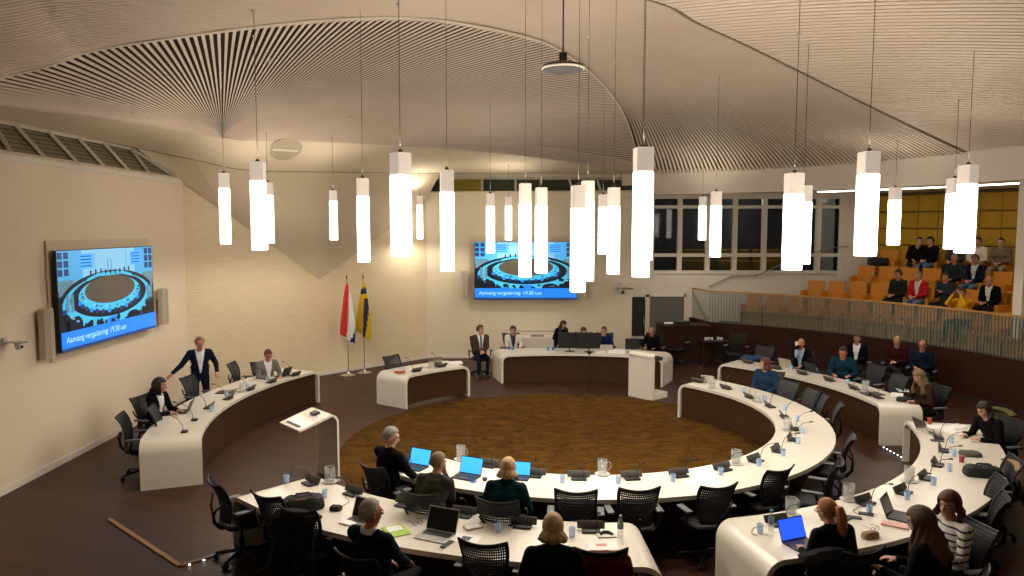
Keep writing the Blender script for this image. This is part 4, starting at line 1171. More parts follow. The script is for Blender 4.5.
# ------------------------------------------------------------------- flags
def flag(u, v, label, kind, seed):
    p = px(u, v, 0); H = {'d': 2.62, 'y': 2.62}[kind]
    t = thing('flag', label, 'flag', (p.x, p.y, 0), math.radians(-40), 'flags on chrome poles')
    MB().lathe([(0, 0), (.20, 0), (.20, .015), (.16, .03), (.05, .05), (.03, .10), (0, .10)], 24).build('base', M_chrome, t, smooth=True)
    MB().tube([(0, 0, .05), (0, 0, H)], .014, 10).build('pole', M_chrome, t, smooth=True)
    MB().lathe([(0, 0), (.02, .01), (.028, .04), (.018, .08), (.006, .12), (0, .13)], 12, c=(0, 0, H)).build('finial', mat('bronze_finial', (.22, .14, .06), .3, metal=.8), t, smooth=True)
    # cloth: hangs from a short hoist near the pole top; a runs along the hoist, b along the fly (downwards)
    g = []; NA, NB = 24, 40
    rows = []
    for i in range(NA + 1):
        a_ = i / NA; row = []
        for j in range(NB + 1):
            b_ = j / NB
            # silhouette widens downwards, folds across
            wid = .06 + .72 * (b_ ** .7) * (1 - .25 * max(0, b_ - .75) * 4)
            shift = -.10 * b_ if kind == 'd' else -.05 * b_
            x = (a_ - .45) * wid + shift + .05
            zbot = .90 + (.26 * (1 - a_) if kind == 'd' else .30 * (1 - a_) * .9)
            z = (H - .10) - (H - .10 - zbot) * b_
            y = -.03 + .055 * math.sin(a_ * 4.2 * PI + 1.3 * b_ + seed) * b_ ** .6 + .02 * math.sin(a_ * 9 * PI + seed) * b_
            row.append(Vector((x, y, z)))
        rows.append(row)
    mb = MB(); ms = ([mat('flag_red', (.62, .02, .02), .8, sheen=.2), mat('flag_white', (.75, .74, .72), .8), mat('flag_navy', (.02, .03, .14), .8)] if kind == 'd' else [mat('flag_yellow', (.72, .50, .015), .8), mat('flag_dark_blue', (.012, .025, .09), .8)])
    vs = [q for r_ in rows for q in r_]; fs = []; mi = []
    W_ = NB + 1
    for i in range(NA):
        for j in range(NB):
            a_, b_ = (i + .5) / NA, (j + .5) / NB
            fs.append((i * W_ + j, (i + 1) * W_ + j, (i + 1) * W_ + j + 1, i * W_ + j + 1))
            if kind == 'd':
                d = a_ - .30 * (1 - b_) + .0
                m_ = 0 if a_ < .62 - .10 * b_ and not (a_ > .30 + .9 * (1 - b_)) else (1 if a_ < .80 + .3 * (.75 - b_) else 2)
                lim = .95 - .55 * b_
                m_ = 0 if a_ < lim else 1
                if b_ > .62 and a_ > 1.42 - .62 * b_: m_ = 2
            else:
                m_ = 0
                if .135 < b_ + .06 * a_ < .24: m_ = 1
                if .46 < a_ + .30 * (b_ - .5) * 0 + (.0) and .28 < b_ and abs(a_ - (.80 - .42 * (b_ - .3))) < .13: m_ = 1
            mi.append(m_)
    for f_, m_ in zip(fs, mi): pass
    me = MB(); me.v = [tuple(q) for q in vs]; me.f = fs; me.mi = mi
    c_ = me.build('cloth', ms, t, smooth=True); sd = c_.modifiers.new('t', 'SOLIDIFY'); sd.thickness = .004
    return t
flag(348.5, 375.5, 'red, white and blue striped flag hanging on a chrome pole against the brick wall', 'd', .4)
flag(364.5, 373, 'yellow flag with dark blue bands hanging on a chrome pole, right of the tricolour', 'y', 1.7)

# --------------------------------------------------- gallery seating
M_ply = mat('orange_moulded_ply', (.55, .20, .008), .5, var=.12, vscale=4, stretch=(1, 1, 6))
M_yseat = mat('mustard_seat_fabric', (.52, .27, .015), .8)
def make_gseat():
    t = thing('gallery_seat', '', 'seat')
    MB().box(-.24, .24, -.18, .26, .36, .43, bev=.02).build('seat_cushion', M_yseat, t)
    M = Matrix.Translation((0, -.20, .40)) @ Matrix.Rotation(math.radians(8), 4, 'X')
    MB().box(-.25, .25, -.035, .02, 0, .50, 0, M, bev=.012).build('backrest', M_ply, t)
    for s_ in (-1, 1): MB().box(s_ * .275 - .022, s_ * .275 + .022, -.22, .22, 0, .60, bev=.01).build('side_panel', M_ply, t)
    MB().box(-.22, .22, -.16, .16, 0, .36).build('seat_box', M_yseat, t)
    return t
GR = [(10.82, 752, zl[0], 'front'), (11.6, 813, zl[1], 'second'), (12.5, 863, zl[2], 'third'), (13.4, 886, zl[3], 'back')]
GPOS = []
for ri, (r, u0, z, nm) in enumerate(GR):
    q = pr(u0, r, z + .8); a = math.atan2(q.y - C.y, q.x - C.x); k = 0
    while math.degrees(a) > 4 and k < len(ORD):
        x, y = C.x + r * math.cos(a), C.y + r * math.sin(a)
        place(make_gseat, 'gs', 'orange-yellow gallery seat, %s from the left in the %s row' % (ORD[k], nm), (x, y, z), face(x, y), 'gallery seats behind the balustrade')
        GPOS.append((ri, a, x, y, z)); a -= .605 / r; k += 1

# things on the dark counter and behind the chair desk
p = pY(668.5, 326, 21.75); o = MB().tube([(-.13, 0, .035), (.13, 0, .035)], .035, 12).tube([(-.10, .07, .03), (.12, .07, .03)], .03, 12).build('paper_roll', M_paper, smooth=True); o.location = (p.x, p.y, 1.132); tag(o, 'white paper rolls lying on the dark wooden counter', 'paper')
p = pY(682.5, 326, 21.75); t = thing('box', 'low black box on the dark wooden counter, right of the paper rolls', 'box', (p.x, p.y, 1.132))
MB().box(-.2, .2, -.12, .12, 0, .09, bev=.01).build('box_body', M_black, t); MB().box(-.205, .205, -.125, .125, .09, .105, bev=.004).build('lid', M_dgrey, t)
p = pY(714, 345, 21.3); t = thing('side_table', 'low dark side table with cups in the shadow under the balustrade', 'table', (p.x, p.y, 0))
MB().box(-.40, .40, -.25, .25, .70, .74, bev=.008).build('tabletop', M_black, t)
for sx_ in (-.36, .36):
    for sy_ in (-.21, .21): MB().box(sx_ - .02, sx_ + .02, sy_ - .02, sy_ + .02, 0, .70).build('leg', M_black, t)
for i, dx in enumerate((-.26, -.17, -.08, .12, .2)):
    o = place(lambda: (lambda q: (q.__setitem__('category', 'cup'), q)[1])(MB().lathe([(0, 0), (.028, 0), (.04, .075), (.036, .075), (.026, .008), (0, .008)], 14).build('coffee_cup', M_paper, smooth=True)), 'ccup', 'small white cup, %s from the left on the dark side table' % ORD[i], (p.x + dx, p.y - .05 + .04 * (i % 2), .742), 0, 'white cups on the dark side table')
p = pY(539, 345, 22.15); t = thing('sideboard', 'low cream sideboard with a dark rail behind the chair desk', 'cabinet', (p.x, p.y, 0))
MB().box(-.75, .75, -.2, .2, .05, .72, bev=.01).build('cabinet_body', M_white, t)
MB().box(-.72, .72, -.17, .17, 0, .05).build('plinth', M_dgrey, t)
MB().tube([(-.72, -.16, .72), (-.72, -.16, .90), (.72, -.16, .90), (.72, -.16, .72)], .014, 6).build('rail', M_grey, t)
MB().box(-.25, .15, -.1, .1, .72, .76, bev=.005).build('tray', M_grey, t)

# =================================================================== PEOPLE
SKIN = {'light': (.52, .27, .18), 'tan': (.44, .21, .13), 'red': (.50, .19, .12), 'dark': (.16, .07, .04)}
def skin_mat(k): return mat('skin_' + k, SKIN[k], .55, var=.08, vscale=20)
def cloth_mat(name, c): return mat('cloth_' + name, c, .85, var=.15, vscale=14, bump=.35, bscale=16, spec=.08)
M_eye = mat('eye_white', (.6, .58, .55), .3); M_iris = mat('eye_iris', (.03, .02, .015), .3); M_lip = mat('lips', (.38, .12, .10), .5)
M_hairs = {k: mat('hair_' + k, c, .55, var=.35, vscale=30, stretch=(3, 3, .6), bump=.5, bscale=60) for k, c in
           {'grey': (.25, .225, .20), 'white': (.36, .33, .29), 'dark': (.018, .011, .008), 'black': (.008, .007, .007), 'brown': (.07, .032, .014), 'blond': (.48, .31, .13), 'ginger': (.36, .13, .035), 'auburn': (.09, .018, .012), 'sand': (.22, .14, .07)}.items()}
M_shoe = mat('black_leather_shoe', (.012, .010, .010), .4)

def v3(*a): return np.array(a, float)
def nrmz(a): return a / (np.linalg.norm(a) + 1e-9)
def rot_xz(pitch, yaw):
    """head rotation: yaw about z (left positive), then pitch forward (down positive) about own x"""
    return np.array((Matrix.Rotation(yaw, 3, 'Z') @ Matrix.Rotation(-pitch, 3, 'X')))
class Body:
    def __init__(s): s.pr = []
    def cap(s, a, b, ra, rb, k): s.pr.append(('c', np.array(a, float), np.array(b, float), ra, rb, k))
    def ell(s, c, r, k, R=None): s.pr.append(('e', np.array(c, float), np.array(r, float), np.eye(3) if R is None else R, 0, k))
def ik(S, T, a, b, hint):
    d = T - S; L = np.linalg.norm(d)
    if L > (a + b) * .985: T = S + d / L * (a + b) * .985; d = T - S; L = np.linalg.norm(d)
    x = (a * a - b * b + L * L) / (2 * L); h = math.sqrt(max(0, a * a - x * x)); n = d / L
    hp = hint - n * np.dot(hint, n); hp = nrmz(hp)
    return S + n * x + hp * h, T
def person(label, loc, rz, pose='sit', lean=4, top='navy', topc=(.015, .018, .03), leg='dark', legc=(.02, .02, .022), skin='light', hair='short', hairc='grey',
           shirt=None, tie=None, yaw=0, pitch=8, hl=None, hr=None, vox=.015, scale=1.0, glasses=False, beard=False, stripes=False, side=0, seat=.47, legs='normal', feet=True, face_=True, belly=0, roll=0):
    """local frame: looks along +y, origin on the floor under the pelvis. Angles in degrees"""
    B = Body(); ln = math.radians(lean); sd = math.radians(side)
    sp = nrmz(v3(math.sin(sd), math.sin(ln), math.cos(ln)))
    fw = nrmz(np.cross(v3(-1, 0, 0), sp) * -1); fw = nrmz(v3(0, 1, 0) - sp * sp[1])
    rt = v3(1, 0, 0)
    zp = seat + .10 if pose == 'sit' else .95
    pel = v3(0, 0, zp)
    wai = pel + sp * .17; che = pel + sp * .34; nb = pel + sp * .515
    Rt = np.column_stack([rt, nrmz(np.cross(sp, rt)), sp])
    B.ell(pel, (.175, .125, .12), 'leg', Rt); B.ell(pel + sp * .08, (.165 + belly, .12 + belly, .13), 'top', Rt); B.ell(wai + fw * .01, (.168 + belly, .125 + belly, .15), 'top', Rt)
    B.ell(che, (.188, .125, .175), 'top', Rt); B.ell(che + sp * .07, (.165, .105, .13), 'top', Rt)
    SL, SR = nb - sp * .045 - rt * .178, nb - sp * .045 + rt * .178
    B.cap(SL, SR, .068, .068, 'top'); B.cap(nb - sp * .06, nb - sp * .01, .085, .062, 'top')
    for S_ in (SL, SR): B.cap(nb + sp * .012, S_ + sp * .012, .046, .052, 'top')
    hr_ = rot_xz(math.radians(pitch), math.radians(yaw))
    hc = nb + nrmz(sp + v3(0, .25, 0)) * .150 + sp * .01
    B.cap(nb - sp * .03, hc - sp * .08, .060, .056, 'skin')
    H = lambda x, y, z: hc + hr_ @ v3(x, y, z)
    B.ell(H(0, -.008, .025), (.076, .094, .098), 'head', hr_)
    B.ell(H(0, .020, -.035), (.060, .070, .078), 'head', hr_)
    B.ell(H(0, .055, -.085), (.030, .026, .022), 'head', hr_)
    B.cap(H(0, .088, .012), H(0, .108, -.026), .009, .013, 'head'); B.ell(H(0, .07, .035), (.05, .025, .018), 'head', hr_)
    for s_ in (-1, 1):
        B.ell(H(s_ * .076, -.005, -.005), (.012, .020, .033), 'head', hr_)
        B.ell(H(s_ * .034, .060, -.025), (.022, .022, .022), 'head', hr_)
    # arms
    for s_, S, tgt in ((-1, SL, hl), (1, SR, hr)):
        if tgt is None: tgt = (s_ * .13, .30, zp + .12) if pose == 'sit' else (s_ * .26, .02, .86)
        T = v3(*tgt)
        E, W = ik(S, T, .285, .255, v3(s_ * .55, -.35, -1.0))
        B.cap(S, E, .070, .056, 'top'); B.cap(E, W, .054, .040, 'top')
        d = nrmz(W - E); B.cap(W - d * .02, W + d * .02, .030, .028, 'cuff' if shirt else 'skin')
        flat_ = nrmz(np.cross(d, v3(0, 0, 1))) if abs(d[2]) < .9 else v3(s_, 0, 0) * 1.0
        # fingers fan out sideways in the plane of the palm and curl down
        pn = nrmz(np.cross(flat_, d)); dn = pn if pn[2] < 0 else -pn
        pc = W + d * .058
        Rm = np.column_stack([flat_, d, np.cross(flat_, d)])
        B.ell(pc, (.040, .050, .017), 'skin', Rm)
        for q, (off, ln_) in enumerate(((-.028, .062), (-.010, .074), (.009, .070), (.027, .055))):
            r0 = pc + flat_ * off + d * .035; r1 = r0 + d * ln_ * .5 + dn * .006 + flat_ * off * .12; r2 = r1 + d * ln_ * .38 + dn * .024
            B.cap(r0, r1, .0100, .0092, 'skin'); B.cap(r1, r2, .0092, .008, 'skin')
        th = -s_
        # thumb leaves the inner side of the palm near its base
        side_in = flat_ * (1 if np.dot(flat_, v3(-s_, 0, 0)) > 0 else -1)
        t0 = pc - d * .020 + side_in * .026; t1 = t0 + side_in * .028 + d * .024 + dn * .006; t2 = t1 + d * .030 + side_in * .006 + dn * .008
        B.cap(t0, t1, .0125, .0110, 'skin'); B.cap(t1, t2, .0108, .009, 'skin')
    # legs
    if pose == 'sit':
        for s_ in (-1, 1):
            hip = pel + v3(s_ * .09, .0, -.02)
            if legs == 'crossed' and s_ == 1:
                kn = v3(.02, .46, zp + .10); an_ = v3(-.30, .62, zp - .08)
                B.cap(hip, kn, .085, .062, 'leg'); B.cap(kn, an_, .058, .040, 'leg'); B.ell(an_ + v3(-.06, .05, -.01), (.075, .075, .04), 'shoe')
                continue
            kn = v3(s_ * .13, .44, seat + .06)
            an_ = v3(s_ * .12, .42 + (.06 if s_ > 0 else -.02), .10)
            B.cap(hip, kn, .088, .062, 'leg'); B.cap(kn, an_, .060, .042, 'leg')
            if feet: B.ell(an_ + v3(0, .07, -.055), (.045, .125, .042), 'shoe')
    else:
        for s_ in (-1, 1):
            hip = pel + v3(s_ * .09, 0, -.03); kn = v3(s_ * .11, .03, .50); an_ = v3(s_ * .12, -.01, .09)
            B.cap(hip, kn, .09, .062, 'leg'); B.cap(kn, an_, .062, .045, 'leg'); B.ell(an_ + v3(0, .06, -.045), (.045, .13, .042), 'shoe')
    # --- union by voxel remesh
    mb = MB()
    for p in B.pr:
        if p[0] == 'c':
            _, a, b, ra, rb, k = p; d = b - a; L = np.linalg.norm(d)
            n_ = d / L if L > 1e-6 else v3(0, 0, 1)
            pts = []; rr = []
            for q in range(5):
                t = PI / 2 * (q / 4.0); pts.append(a - n_ * ra * math.cos(t)); rr.append(max(1e-4, ra * math.sin(t)))
            for q in range(1, 5):
                t = PI / 2 * (q / 4.0); pts.append(b + n_ * rb * math.sin(t)); rr.append(max(1e-4, rb * math.cos(t)))
            mb.tube([Vector(x) for x in pts], rr, 12)
        else:
            _, c, r, R, _, k = p; mb.ell(tuple(c), tuple(r), 14, 10, M=Matrix(R.tolist()))
    me = bpy.data.meshes.new('person'); me.from_pydata([tuple(p) for p in mb.v], [], mb.f); me.update()
    tmp = bpy.data.objects.new('tmp', me); col.objects.link(tmp)
    rm = tmp.modifiers.new('r', 'REMESH'); rm.mode = 'VOXEL'; rm.voxel_size = vox; rm.use_smooth_shade = True
    sm = tmp.modifiers.new('s', 'SMOOTH'); sm.factor = .5; sm.iterations = 2
    dg = bpy.context.evaluated_depsgraph_get(); dg.update()
    out = bpy.data.meshes.new_from_object(tmp.evaluated_get(dg))
    bpy.data.objects.remove(tmp); bpy.data.meshes.remove(me)
    # --- clothing regions by nearest body piece
    nf = len(out.polygons); cen = np.empty(nf * 3); out.polygons.foreach_get('center', cen); cen = cen.reshape(-1, 3)
    best = np.full(nf, 1e9); lab = np.zeros(nf, int)
    K = ['top', 'leg', 'skin', 'shoe', 'shirt', 'tie', 'stripe']
    for p in B.pr:
        if p[0] == 'c':
            _, a, b, ra, rb, k = p; d = b - a; L2 = d @ d + 1e-9
            t = np.clip((cen - a) @ d / L2, 0, 1); dist = np.linalg.norm(cen - a - t[:, None] * d, axis=1) - (ra + (rb - ra) * t)
        else:
            _, c, r, R, _, k = p; q = (cen - c) @ R; dist = (np.linalg.norm(q / r, axis=1) - 1) * min(r)
        kk = {'head': 'skin', 'cuff': 'shirt'}.get(k, k)
        m_ = dist < best; best[m_] = dist[m_]; lab[m_] = K.index(kk)
    loc_ = (cen - nb) @ Rt          # x right, y forward, z along the spine from the neck base
    fy = (cen - nb) @ fw
    front = (lab == 0) & (fy > .02) & (np.abs(loc_[:, 0]) < .2)
    if shirt:
        wdt = .012 + .075 * np.clip((loc_[:, 2] + .42) / .42, 0, 1)
        sh = front & (np.abs(loc_[:, 0]) < wdt) & (loc_[:, 2] > -.44) & (loc_[:, 2] < .04); lab[sh] = 4
        col_ = (lab == 0) & (loc_[:, 2] > .0) & (np.linalg.norm(cen - (nb + sp * .01), axis=1) < .085); lab[col_] = 4
        if tie: lab[sh & (np.abs(loc_[:, 0]) < .020)] = 5
    if stripes: lab[(lab == 0) & (np.mod(cen[:, 2] * 1.0 + cen[:, 1] * .25, .062) < .018)] = 6
    ms = [cloth_mat(top, topc), cloth_mat('leg_' + leg, legc), skin_mat(skin), M_shoe, cloth_mat('shirt_' + (shirt or 'white'), {'white': (.70, .70, .72), 'blue': (.35, .45, .62), 'dark': (.04, .04, .05), 'pale': (.55, .52, .48), None: (.7, .7, .72)}[shirt]),
          cloth_mat('tie', (.05, .02, .03)), cloth_mat('navy_stripe', (.02, .025, .05))]
    out.materials.clear()
    for m_ in ms: out.materials.append(m_)
    out.polygons.foreach_set('material_index', lab.tolist()); out.polygons.foreach_set('use_smooth', [True] * nf)
    o = bpy.data.objects.new('person', out); col.objects.link(o)
    o.location = loc; o.rotation_euler = (0, 0, rz); o.scale = (scale,) * 3
    tag(o, label, 'person')
    # --- face parts
    if face_:
        for s_ in (-1, 1):
            e = MB().ell(tuple(H(s_ * .032, .079, .008)), (.012, .009, .007), 10, 8, M=Matrix(hr_.tolist())); eo = e.build('eye', M_eye, o, smooth=True)
            MB().ell(tuple(H(s_ * .032, .0865, .008)), (.0055, .003, .0055), 8, 6, M=Matrix(hr_.tolist())).build('iris', M_iris, eo)
            MB().tube([H(s_ * .016, .094, .026), H(s_ * .034, .090, .032), H(s_ * .052, .076, .026)], .0045, 6).build('eyebrow', M_hairs[hairc], o)
        MB().tube([H(-.024, .082, -.055), H(0, .093, -.053), H(.024, .082, -.055)], [.003, .006, .003], 6).build('lips', M_lip, o)
    if beard:
        g = []
        for i in range(9):
            th = math.radians(-75 + 150 * i / 8)
            g.append([H(math.sin(th) * (.066 - .012 * abs(j - 1)), .018 + math.cos(th) * (.072 - .012 * abs(j - 2) * .5), -.045 - .022 * j) for j in range(4)])
        b_ = MB(); b_.grid(g); bo = b_.build('beard', M_hairs['grey'], o, smooth=True); s2_ = bo.modifiers.new('t', 'SOLIDIFY'); s2_.thickness = .016; s2_.offset = 0
    if glasses:
        g = MB()
        for s_ in (-1, 1):
            g.tube([H(s_ * .034 + .023 * math.cos(a), .098, .006 + .017 * math.sin(a)) for a in [2 * PI * i / 12 for i in range(13)]], .003, 5)
            g.tube([H(s_ * .056, .096, .012), H(s_ * .078, .06, .014), H(s_ * .082, -.01, .01)], .003, 5)
        g.tube([H(-.011, .099, .01), H(.011, .099, .01)], .003, 5); g.build('glasses', M_black, o)
    # --- hair
    hm = M_hairs[hairc]; rnd = random.Random(len(label) * 7 + int(abs(loc[0]) * 100))
    def shell(grow, hairline, lowback, wob, ny=18, nx=36, top_grow=0):
        vs = []; fs = []; keep = {}
        mbh = MB(); rows = []
        for i in range(ny + 1):
            th = PI * .80 * i / ny; row = []
            for k in range(nx):
                a = 2 * PI * k / nx      # a=pi/2 -> +y front
                d = v3(math.sin(th) * math.cos(a), math.sin(th) * math.sin(a), math.cos(th))
                w_ = 1 + wob * (math.sin(7 * a + 3 * th) * .5 + rnd.uniform(-.5, .5))
                r_ = v3(.080, .100, .104) * (1 + grow * w_) + v3(0, 0, top_grow)
                row.append(H(*(d * r_ + v3(0, -.010, .024))))
            rows.append(row)
        def ok(i, k):
            th = PI * .80 * (i + .5) / ny; a = 2 * PI * (k + .5) / nx; f = math.sin(a)
            z = math.cos(th)
            lim = hairline if f > .50 else (lowback if f < -.40 else (hairline + (.0 - hairline) * (.50 - f) / .35 if f > .15 else .0 + lowback * (.15 - f) / .55))
            return z > lim
        vs = [q for r_ in rows for q in r_]
        for i in range(ny):
            for k in range(nx):
                if ok(i, k): fs.append((i * nx + k, (i + 1) * nx + k, (i + 1) * nx + (k + 1) % nx, i * nx + (k + 1) % nx))
        mbh.add(vs, fs); return mbh
    def add_hair(mbh, th=.014, name='hair'):
        ho = mbh.build(name, hm, o, smooth=True); s_ = ho.modifiers.new('t', 'SOLIDIFY'); s_.thickness = th; s_.offset = -1; return ho
    if hair == 'short': add_hair(shell(.045, .52, -.46, .085, top_grow=.006), .012)
    elif hair == 'thin': add_hair(shell(.035, .72, -.30, .03), .008)
    elif hair == 'fringe':       # bald crown, hair round the sides
        m_ = MB(); rows = []
        for i in range(5):
            z = -.045 + .055 * i / 4
            rows.append([H(.083 * math.cos(a) * (1 - .02 * i), -.008 + .099 * math.sin(a) * (1 - .02 * i), z + .01) for a in [math.radians(-205 + 230 * k / 24) for k in range(25)]])
        m_.grid(rows); add_hair(m_, .01)
    elif hair in ('long', 'bob', 'curly', 'ponytail', 'bun', 'updo'):
        wob = .10 if hair == 'curly' else .03
        dl_ = {'long': .31, 'bob': .10, 'curly': .13}.get(hair, 0); g_ = .34 if hair == 'curly' else ((.26 if hair == 'long' else .16) if dl_ else .08)
        n1, n2 = 13, (12 if dl_ else 0); nx = 48; rows = []; th1 = PI * (.60 if dl_ else .72)
        wv = [rnd.uniform(-1, 1) for _ in range(nx)]
        for i in range(n1 + n2 + 1):
            row = []
            for k in range(nx):
                a = 2 * PI * k / nx; f = math.sin(a)
                th = th1 * min(i, n1) / n1
                w_ = 1 + wob * (.5 * math.sin(7 * a + 3 * th) + .4 * wv[k] * min(1, i / 5)) + (wob * .6 * math.sin(i * 1.9 + k * .9) if hair == 'curly' else 0)
                r_ = v3(.080, .098, .104) * (1 + g_ * w_)
                q = H(*(v3(math.sin(th) * math.cos(a), math.sin(th) * f, math.cos(th)) * r_ + v3(0, -.010, .024)))
                if i > n1:
                    t = (i - n1) / n2
                    side_ = hr_ @ v3(math.cos(a), f, 0)
                    ou = .035 * math.sin(t * PI * .6) + .012 * wv[k] * t + (.03 * math.sin(i * 1.3 + k) if hair == 'curly' else .008 * math.sin(k * 1.9 + i * .7)) - (.03 * max(0, t - .8) * 5 if dl_ < .2 else 0)
                    if f < 0 and hair == 'long': ou += .09 * t * -f
                    q = q + side_ * ou + v3(0, 0, -dl_ * t * (1 + .12 * wv[(k * 5) % nx]))
                row.append(q)
            rows.append(row)
        fs = []
        for i in range(n1 + n2):
            for k in range(nx):
                a = 2 * PI * (k + .5) / nx; f = math.sin(a); z = math.cos(th1 * (i + .5) / n1) if i < n1 else -9
                if dl_: lim = .42 if f > .42 else -99
                else: lim = .45 if f > .50 else (-.62 if f < -.1 else .45 - (.50 - f) / .6 * 1.07)
                if z > lim: fs.append((i * nx + k, (i + 1) * nx + k, (i + 1) * nx + (k + 1) % nx, i * nx + (k + 1) % nx))
        m_ = MB(); m_.add([q for r_ in rows for q in r_], fs); add_hair(m_, .014)
        if hair == 'ponytail':
            b0 = H(0, -.105, .04); MB().tube([b0, b0 + v3(0, -.040, .005), b0 + v3(.01, -.070, -.07), b0 + v3(.02, -.07, -.20), b0 + v3(.01, -.05, -.34), b0 + v3(-.005, -.03, -.42)], [.026, .042, .052, .048, .034, .008], 12).build('ponytail', hm, o, smooth=True)
            MB().lathe([(.020, -.008), (.028, 0), (.020, .008)], 12, c=tuple(b0 + v3(0, -.012, 0))).build('hair_tie', M_black, o)
        if hair == 'bun': MB().ell(tuple(H(0, -.10, .07)), (.045, .04, .045), 12, 8).build('bun', hm, o, smooth=True)
    return o
def head_local(pose, lean, seat=.47):
    ln = math.radians(lean); sp = v3(0, math.sin(ln), math.cos(ln)); zp = seat + .10 if pose == 'sit' else .95
    nb = v3(0, 0, zp) + sp * .515; return nb + nrmz(sp + v3(0, .25, 0)) * .150 + sp * .01
NP = [0]
def seated(u, v, deg, label, z0=0, chair=True, kind='black', chlabel=None, sc_=1.0, seat=.47, lean=4, r=None, Y=None, **kw):
    """seated person whose head is seen at (u, v); deg = world heading"""
    h = head_local('sit', lean, seat) * sc_
    rz = math.radians(deg) - PI / 2
    if Y is not None: p = pY(u, v, Y)
    elif r is None: p = px(u, v, z0 + h[2])
    else:
        p = pr(u, r, z0 + h[2])
    f = Vector((-math.sin(rz), math.cos(rz), 0))
    q = Vector((p.x, p.y, 0)) - f * h[1]
    if 'side' in kw: pass
    o = person(label, (q.x, q.y, z0), rz, 'sit', lean=lean, scale=sc_, seat=seat, **kw)
    if chair:
        cc = q + f * .015
        chair_at(cc.x, cc.y, rz, chlabel or ('black mesh chair under the ' + label.split(',')[0].replace('person', 'person')), kind, group='mesh office chairs with people on them')
    return o
DESKH = dict(hl=(-.17, .40, .765), hr=(.15, .42, .765))
NAVY = (.008, .011, .024); BLK = (.0045, .0045, .005); CHAR = (.018, .018, .02)
def toC(u, v, z=1.25, c=C):
    p = px(u, v, z); return math.degrees(math.atan2(c.y - p.y, c.x - p.x))

# lower left desk (near)
seated(371, 513, toC(371, 513) - 8, 'person with grey hair, navy suit and glasses in profile at the lower left desk', chlabel='dark mesh chair under the grey-haired man in the navy suit', lean=-6, top='navy_suit', topc=NAVY, hairc='white', skin='red', glasses=True, yaw=-28, pitch=2, hl=(-.10, .34, .62), hr=(.08, .42, .60), vox=.011, shirt='white', sc_=1.07)
seated(553, 529, toC(553, 529) + 4, 'person with dark blond hair and black top seen from behind at the lower left desk', chlabel='black mesh chair under the dark-blond person seen from behind', lean=14, top='black_top', topc=BLK, hairc='blond', hair='bob', vox=.012, pitch=16, sc_=1.06, **DESKH)
# inner ring, left part
seated(391, 437, 50, 'person with grey hair and black suit at the left tip of the inner ring', chlabel='black mesh chair under the black-suited man at the tip of the inner ring', lean=2, sc_=1.05, top='black_suit', topc=BLK, hairc='grey', yaw=-48, pitch=14, hl=(-.05, .40, .70), hr=(.16, .40, .62), vox=.012)
seated(438, 463, 68, 'person with brown-grey hair and grey jumper, chin on hand, at the inner ring', chlabel='black mesh chair under the man in the grey jumper at the inner ring', lean=14, top='grey_jumper', topc=(.060, .054, .050), hairc='sand', skin='tan', yaw=-35, pitch=14, hl=(-.15, .40, .76), hr=(.05, .30, 1.02), vox=.012)
seated(508, 469, toC(508, 469, c=C2), 'person with blond hair and dark teal top seen from behind at the inner ring', chlabel='black mesh chair under the blonde woman in teal', lean=16, top='teal_top', topc=(.004, .024, .032), hairc='blond', hair='bob', pitch=20, vox=.012, **DESKH)
# lower right desk
seated(827, 511, 108, 'person with long red ponytail and black top at the lower right desk', chlabel='black mesh chair under the woman with the red ponytail', lean=16, top='black_top', topc=BLK, hair='ponytail', hairc='ginger', yaw=18, pitch=12, glasses=True, vox=.011, hl=(-.16, .36, .765), hr=(.2, .40, .765))
seated(921, 523, 128, 'person with long wavy brown hair seen from behind at the lower right desk', chlabel='black mesh chair under the woman with long wavy brown hair', lean=14, top='black_knit', topc=BLK, hair='long', hairc='brown', pitch=14, vox=.011, sc_=1.08, **DESKH)
seated(949, 505, 190, 'person with short dark red hair and white and navy striped jumper', chlabel='black mesh chair under the woman in the striped jumper', lean=4, top='white_jumper', topc=(.55, .52, .48), hair='bob', hairc='auburn', stripes=True, skin='light', yaw=18, pitch=6, vox=.011, hl=(-.15, .36, .77), hr=(.12, .22, .66))
seated(984, 410, 190, 'dark-haired person in black bent over papers at the far end, lower right desk', chlabel='mesh chair with an olive coat under the dark-clad woman', lean=20, top='black_top', topc=BLK, hair='bob', hairc='dark', pitch=24, vox=.013, hl=(-.18, .44, .78), hr=(.12, .46, .78))
# upper right desk
seated(801, 343.5, 235, 'person with bald head drinking from a white cup, dark suit', kind='grey', chlabel='dark mesh chair under the bald man drinking', lean=2, top='black_suit', topc=BLK, hair='none', skin='red', shirt='blue', yaw=8, pitch=-4, hr=(.03, .20, 1.19), hl=(-.12, .42, .77), vox=.013)
seated(843, 352.5, 240, 'person with short dark hair and petrol blue jumper leaning on the upper right desk', kind='grey', chlabel='dark mesh chair under the man in the petrol blue jumper', lean=14, sc_=1.04, top='petrol_jumper', topc=(.006, .032, .055), hair='short', hairc='dark', skin='red', yaw=-10, pitch=24, belly=.02, vox=.013, **DESKH)
seated(919, 377, 190, 'long-haired person in dark brown cardigan at the upper right desk’s near end', chlabel='mesh chair under the long-haired woman in the brown cardigan', lean=16, top='brown_cardigan', topc=(.035, .018, .013), hair='long', hairc='sand', pitch=18, vox=.013, hl=(-.17, .40, .78), hr=(.15, .40, .77))
# seat at the inner ring, far right
seated(765, 364, 225, 'person with dark red hair and denim blue top turned away at the inner ring', kind='grey', chlabel='greyish-lit mesh chair under the woman in denim blue', lean=8, top='denim_blue', topc=(.018, .040, .09), hair='bob', hairc='auburn', yaw=-60, pitch=4, vox=.014)
